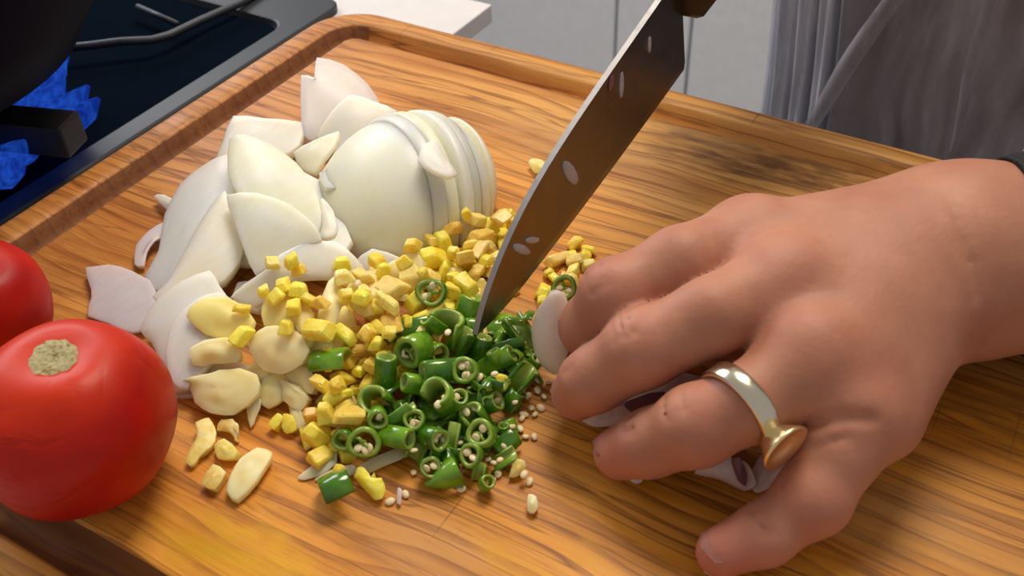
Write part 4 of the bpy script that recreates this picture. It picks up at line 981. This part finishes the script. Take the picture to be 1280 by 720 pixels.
xr, up_ = Vector((.86, .50, 0)), Vector((-.31, .57, .76))
def chilli_ring(px, py, z, rpx, lab, tone='chilli', ax3=(0, 0, 1), L_=.0045, arc=6.2832, roll=0.0, squash=1.0, inner=True, seeds=2, wall=.0016):
    """ax3: axis in (image right, image up, towards viewer) terms, turned into world directions"""
    if z > 1: z -= .25
    c = at(px, py, z); r = 1.06 * rpx / F_PX * (CAM_LOC - c).length
    me = arc_tube('chilli_ring', r, L_, min(wall, r * .35), 0, arc, M[tone], squash=squash)
    o = link('chilli_ring', me, None, None, c); orient(o, xr * ax3[0] + up_ * ax3[1] + camax * ax3[2], roll)
    tag(o, lab, 'chilli', GC)
    if inner and arc > 6:
        mb = link('membrane', membrane_mesh(r - wall * .9, int(px)), M['chilli_in'], o, (0, 0, L_ * .22)); mb['label'] = 'pale green inner membrane'
        for k in range(seeds):
            a = random.uniform(0, 6.28); s_ = link('seed', SEED, None, o, (math.cos(a) * r * .42, math.sin(a) * r * .42, L_ * .36)); s_.rotation_euler = (random.uniform(-.8, .8), random.uniform(-.8, .8), a)
    raise_(c.x, c.y, r * .9, c.z + r * .35)
    return o
R6 = 6.2832
rings = [
 (540, 366, 2.4, 19, 'open chilli ring lying furthest back among the yellow ginger', 'chilli_dark', (-.2, .1, 1), .004, R6, 0, .86),
 (583, 391, 1.5, 15, 'bright green half tube of chilli nearest the knife blade', 'chilli', (.4, 1, .3), .013, 4.0, 1.2, 1),
 (518, 437, 1.9, 19, 'wide open chilli ring with a thick rim left of the chilli bowl', 'chilli', (-.55, -.25, .9), .009, R6, 0, 1),
 (508, 411, 1.7, 13, 'dark wet curl of chilli behind the wide open ring', 'chilli_dark', (1, .15, .1), .017, 3.6, 1.4, 1),
 (556, 412, 1.8, 21, 'curved chilli bowl with a seed stuck on its outside', 'chilli', (.2, .75, .5), .010, 3.9, 3.4, 1),
 (482, 469, 1.5, 13, 'dark upright chilli tube at the left side of the chilli pile', 'chilli_dark', (.1, 1, .35), .013, R6, 0, 1),
 (552, 463, 1.8, 14, 'chilli tube with its open end facing left in the middle of the pile', 'chilli_dark', (-1, -.05, .45), .013, R6, 0, 1),
 (582, 463, 1.8, 16, 'cut chilli end packed with membrane right of the middle tube', 'chilli', (-.1, .1, 1), .006, R6, 0, 1, True, 4),
 (470, 503, 1.3, 18, 'thick chilli hook above the front pair of rings', 'chilli', (-.2, .35, .9), .009, 4.9, .4, 1),
 (472, 522, 1.5, 12, 'lighter small chilli ring resting inside the thick hook', 'chilli', (.2, -.2, 1), .006, R6, 0, 1, True, 1),
 (491, 521, 1.3, 11, 'slanting chilli strip right of the thick hook', 'chilli', (.85, .6, .2), .015, 3.6, 2.0, 1),
 (518, 526, 1.3, 13, 'small pale centred chilli ring in the front middle', 'chilli', (0, .3, .95), .006, R6, 0, 1, True, 2),
 (549, 497, 1.7, 20, 'large glossy chilli hook with a bright highlight', 'chilli', (-.3, .45, .8), .009, 4.6, 5.4, 1),
 (572, 500, 1.6, 11, 'little cut chilli end tucked beside the glossy hook', 'chilli', (.3, .5, .8), .006, R6, 0, 1, True, 1),
 (522, 480, 1.5, 12, 'chilli piece between the wide ring and the glossy hook', 'chilli', (-.8, .2, .5), .010, R6, 0, 1, True, 1),
 (431, 549, .7, 14, 'left ring of the front pair of chilli rings', 'chilli_dark', (-.3, -.1, 1), .005, R6, 0, .9, False, 0),
 (455, 553, 1.0, 20, 'right ring of the front pair, wide open with seeds in it', 'chilli', (.05, 0, 1), .003, R6, 0, .88, True, 3),
 (496, 547, .9, 13, 'short chilli tube opening to the right at the front', 'chilli', (.9, -.1, .5), .010, R6, 0, 1, True, 0),
 (521, 562, .5, 11, 'plain block of chilli skin in front of the short tube', 'chilli', (.5, 1, .2), .008, 3.4, 3.6, 1),
 (541, 547, .9, 14, 'chilli end with a brown seed clump facing right', 'chilli_dark', (.6, -.1, .8), .009, R6, 0, 1, True, 2),
 (538, 584, .6, 13, 'dark chilli ring full of membrane at the front of the pile', 'chilli_dark', (.1, .1, 1), .005, R6, 0, 1, True, 2),
 (590, 569, .7, 13, 'narrow bright chilli ring joined under the seeded ring', 'chilli', (-.3, .2, 1), .005, R6, 0, 1.15, True, 2),
 (602, 543, 1.0, 17, 'chilli ring with two seeds on it at the right front', 'chilli', (-.2, .3, .95), .006, R6, 0, 1, True, 2),
 (594, 523, 1.1, 15, 'chilli hook behind the ring with two seeds', 'chilli', (-.4, .6, .6), .008, 4.5, 1.0, 1),
 (562, 553, .7, 10, 'thin upright chilli shaving in the front gap', 'chilli_dark', (.2, 1, .1), .012, 2.4, 3.2, 1),
 (626, 573, .35, 11, 'small glossy chilli chip on bare wood at the right front', 'chilli', (.8, .5, .2), .009, 2.8, 3.4, 1),
 (598, 592, .4, 8, 'dark chilli crumb below the narrow bright ring', 'chilli_dark', (.2, 1, .3), .006, 3.2, 3.2, 1),
 (608, 604, .4, 9, 'rounded chilli bit nearest the camera at the right', 'chilli', (.4, .5, .8), .004, R6, 0, 1, True, 0),
 (706, 360, .8, 15, 'lone chilli ring right of the knife blade by the hand', 'chilli_dark', (-.2, .1, 1), .005, R6, 0, 1, True, 2),
 (652, 415, 1.0, 14, 'dark chilli tube near the knife tip beside the held slice', 'chilli_dark', (.6, -.8, .3), .013, 4.2, 2.6, 1),
 (600, 436, 1.1, 12, 'chilli end just below the knife tip', 'chilli_dark', (.3, .9, .3), .009, R6, 0, 1, True, 1),
 (622, 452, 1.1, 12, 'chilli tube lying among the small crumbs', 'chilli', (.9, .5, .3), .012, R6, 0, 1, True, 1),
 (645, 480, .8, 13, 'dark slanting chilli tube at the right side of the pile', 'chilli_dark', (.7, .8, .2), .015, 4.4, 3.0, 1),
 (631, 430, 1.2, 9, 'thin curled chilli strip under the held slice', 'chilli_dark', (1, .3, .2), .014, 2.8, 2.0, 1),
 (668, 455, .5, 9, 'small chilli end by the pale seeds at the right', 'chilli', (.4, .6, .6), .006, R6, 0, 1, True, 1),
 (607, 505, 1.2, 13, 'chilli chunk behind the right hand hook', 'chilli_dark', (.8, .3, .5), .010, R6, 0, 1, True, 1),
 (575, 430, 1.5, 13, 'chilli chunk between the bowl and the membrane packed end', 'chilli_dark', (.5, .9, .3), .011, 4.4, 2.5, 1),
 (535, 400, 1.3, 10, 'thin chilli strip behind the bowl', 'chilli_dark', (.9, .3, .3), .012, 2.8, 2.2, 1),
]
base_poly = [(x, y) for x, y in [(470, 470), (500, 430), (540, 400), (590, 395), (655, 410), (662, 460), (640, 505), (605, 560), (560, 570), (510, 555), (470, 535)]]
CB = [arc_tube('chopped_chilli', r_, l_, .0011, 0, a_, M[m_], seg=14) for r_, l_, a_, m_ in ((.0036, .006, 6.2832, 'chilli'), (.0040, .005, 3.4, 'chilli_dark'), (.0032, .007, 2.8, 'chilli'), (.0030, .004, 6.2832, 'chilli_dark'), (.0038, .008, 2.2, 'chilli_dark'))]
def crumb(x, y, s=1.0, lab='small piece of chopped green chilli deep in the pile below the knife tip', lift=.0022):
    o = bpy.data.objects.new('chopped_chilli', random.choice(CB)); C.objects.link(o); z = drop(x, y, .003 * s, 50)
    o.location = (x, y, z + lift * s); o.rotation_euler = [random.uniform(0, 6.28) for _ in range(3)]; o.scale = (s, s, s); raise_(x, y, .0028 * s, z + lift * 1.6 * s)
    if s < .86 and o.location.x > .012: lab = 'tiny green chilli shaving between the knife tip and the held slice'
    return tag(o, lab, 'chilli', 'chopped green chilli crumbs')
n4 = fill(base_poly, 75, lambda x, y: crumb(x, y, random.uniform(.8, 1.15)), .0046)
for q in rings: chilli_ring(*q)
n5 = fill([(x, y) for x, y in [(600, 440), (640, 405), (672, 420), (676, 462), (645, 500), (610, 520), (595, 480)]], 34, lambda x, y: crumb(x, y, random.uniform(.55, .85)), .0028)
# larger solid pieces
def chilli_half(lab, p0, p1, r, tone, taper=1.0, arc=3.2, roll=0.0):
    a, b = Vector(at(*p0)), Vector(at(*p1)); d = b - a; me = arc_tube('chilli_piece', r, d.length, .0014, -arc / 2, arc / 2, M[tone], 20)
    for v in me.vertices:
        k = max(0.0, v.co.z / d.length + .5); s = 1 - (1 - taper) * k ** 1.5; v.co.x *= s; v.co.y *= s
    o = link('chilli_piece', me, None, None, (a + b) / 2); z_ = d.normalized(); x_ = (Vector((0, 0, 1)) - z_ * z_.z).normalized(); x_ = Matrix.Rotation(roll, 3, z_) @ x_
    o.rotation_euler = Matrix((x_, z_.cross(x_), z_)).transposed().to_euler(); return tag(o, lab, 'chilli', GC)
chilli_half('large flat green chilli piece beside the pale garlic blocks', (394, 460, 1.0), (436, 456, 1.2), .0062, 'chilli', 1.0, 2.6, -.3)
chilli_half('square green chilli block alone at the front with ginger on top', (405, 622, .35), (440, 606, .45), .0062, 'chilli_dark', 1.0, 2.9, -.4)
chilli_half('pointed green chilli tip lying at the front of the pile', (572, 588, .45), (532, 607, .3), .0052, 'chilli', .15, 4.2, 0)
# seeds
seeds_px = [(488, 629), (507, 620), (563, 602), (577, 613), (571, 606), (606, 540), (609, 555), (640, 535), (650, 538), (657, 548), (668, 548), (624, 546), (630, 558), (621, 564), (614, 572), (625, 577), (618, 590), (664, 482), (672, 490), (680, 498), (660, 497), (652, 508), (664, 512), (669, 520), (676, 512), (643, 496), (686, 480), (590, 430), (582, 505), (556, 500), (548, 508), (560, 516), (571, 512), (552, 528), (541, 565), (548, 572), (533, 535), (575, 556), (582, 548), (627, 462), (672, 470), (668, 456), (655, 445), (560, 418), (523, 455), (454, 397), (510, 540), (515, 577), (520, 581), (545, 520), (655, 589), (662, 604), (570, 590), (655, 520), (637, 520), (630, 510), (612, 515), (600, 487), (594, 505), (620, 500), (640, 552)]
for x, y in seeds_px:
    p = at(x, y, .9 if 480 < x < 600 and y < 560 else .2); z = drop(p.x, p.y, .0016, 70)
    p = at(x, y, z * 100); z = drop(p.x, p.y, .0014, 60)
    o = bpy.data.objects.new('chilli_seed', SEED); C.objects.link(o); o.location = (p.x, p.y, z + .0009); s = random.uniform(.7, 1.1)
    o.scale = (s, s * .85, s * 1.1); o.rotation_euler = (random.uniform(-.35, .35), random.uniform(-.35, .35), random.uniform(0, 6))
    lone = x > 600 and y > 480 or y > 585
    tag(o, 'pale flat chilli seed loose on the wood round the pile' if lone else 'pale chilli seed caught among the green chilli pieces', 'seed', 'loose chilli seeds' if lone else 'seeds among the chillies')

# ------------------------------------------------------------------ the shallot being cut, under and beside the fingers
GS = 'shallot pieces at the fingertips'
def shal(outline, lab, m='shallot', **k): return tag(sheet('shallot_slice', outline, M[m], **k), lab, 'shallot', GS)
shal([(668, 440, 1.3), (664, 412, 2.0), (672, 385, 2.8), (690, 368, 3.3), (706, 366, 3.2), (712, 395, 2.5), (712, 430, 1.6), (704, 462, .7), (692, 468, .5), (678, 458, .8)], 'upright white shallot slice held between knife and fingertips', 'onion_pink', bulge=.25, thick=.35)
shal([(704, 460, .6), (706, 430, 1.2), (716, 420, 1.5), (735, 430, 1.4), (745, 455, .8), (730, 470, .4)], 'dark shallot cut face in the gap under the index finger', 'shallot_skin', bulge=.2, thick=.3)
shal([(726, 524, .4), (750, 512, .9), (790, 505, 1.1), (850, 485, 1.3), (880, 470, 1.3), (890, 490, .9), (850, 515, .5), (790, 530, .3), (745, 534, .2)], 'pinkish shallot half lying between middle and ring finger', bulge=.25, thick=.6)
shal([(780, 505, 1.3), (812, 492, 1.6), (842, 490, 1.6), (850, 500, 1.3), (820, 512, 1.1), (790, 517, 1.0)], 'purple shallot skin strip between middle and ring finger', 'shallot_skin', bulge=.1, thick=.15)
shal([(828, 490, 1.6), (845, 482, 1.8), (856, 488, 1.7), (846, 498, 1.5)], 'white shallot crumb on the purple strip', bulge=.08, thick=.3)
shal([(868, 592, .4), (885, 575, .9), (912, 572, 1.1), (935, 580, 1.0), (945, 605, .5), (930, 614, .3), (900, 600, .3)], 'white shallot wedge under the ring finger by the gold setting', bulge=.2, thick=.5)
shal([(914, 575, 1.1), (924, 572, 1.3), (934, 592, .9), (932, 608, .6), (922, 600, .7)], 'purple shallot skin edge under the gold setting', 'shallot_skin', bulge=.1, thick=.2)
shal([(935, 600, .3), (950, 570, .8), (975, 560, 1.0), (985, 585, .7), (965, 608, .3), (945, 616, .2)], 'pink shallot layer between ring finger and little finger', bulge=.2, thick=.35)
for q, lb in (((888, 712, .2), 'white shallot crumb beside the tip of the little finger'), ((795, 597, .2), 'white shallot crumb under the ring finger'), ((1103, 547, .3), 'white shallot crumb at the outer edge of the palm'), ((698, 388, 2.8), None)):
    if not lb: continue
    x, y, z = q; shal([(x - 8, y + 3, z), (x - 4, y - 6, z + .2), (x + 7, y - 5, z + .2), (x + 8, y + 5, z), (x, y + 8, z - .1)], lb, bulge=.06, thick=.18, smooth=2)
# slivers stuck flat on the blade
def stuck(x, z, l_, w_, ang, lab, m='onion_warm'):
    bm = bmesh.new(); bmesh.ops.create_icosphere(bm, subdivisions=2, radius=1.0, matrix=Matrix.Diagonal((l_ / 2, w_ / 2 * .7, .0005, 1)))
    p = KT + KD * x - kdn * z + kn * (.0012 if kn.dot(CAMV(KT)) > 0 else -.0012)
    zz = kn; xx = (KD * math.cos(ang) - kdn * math.sin(ang)).normalized(); Mx = Matrix((xx, zz.cross(xx), zz)).transposed().to_4x4(); Mx.translation = p
    me = bm_mesh('onion_sliver', bm, True); o = link('onion_sliver', me, M[m], None); o.matrix_world = Mx; return tag(o, lab, 'onion', 'onion slivers stuck to the knife blade')
stuck(.098, .030, .011, .0038, 1.35, 'white oval sliver stuck high on the knife blade')
stuck(.092, .036, .006, .005, 1.2, 'dark wet speck of peel beside the highest sliver on the blade', 'shallot_skin')
stuck(.062, .021, .017, .007, 1.9, 'long pinkish sliver stuck on the middle of the knife blade')
stuck(.036, .014, .010, .0035, 2.3, 'upper of the two short slivers near the knife tip')
stuck(.030, .016, .014, .0045, 2.1, 'lower of the two short slivers near the knife tip')
stuck(.118, .032, .007, .0025, 1.4, 'tiny sliver on the knife blade close to the heel')
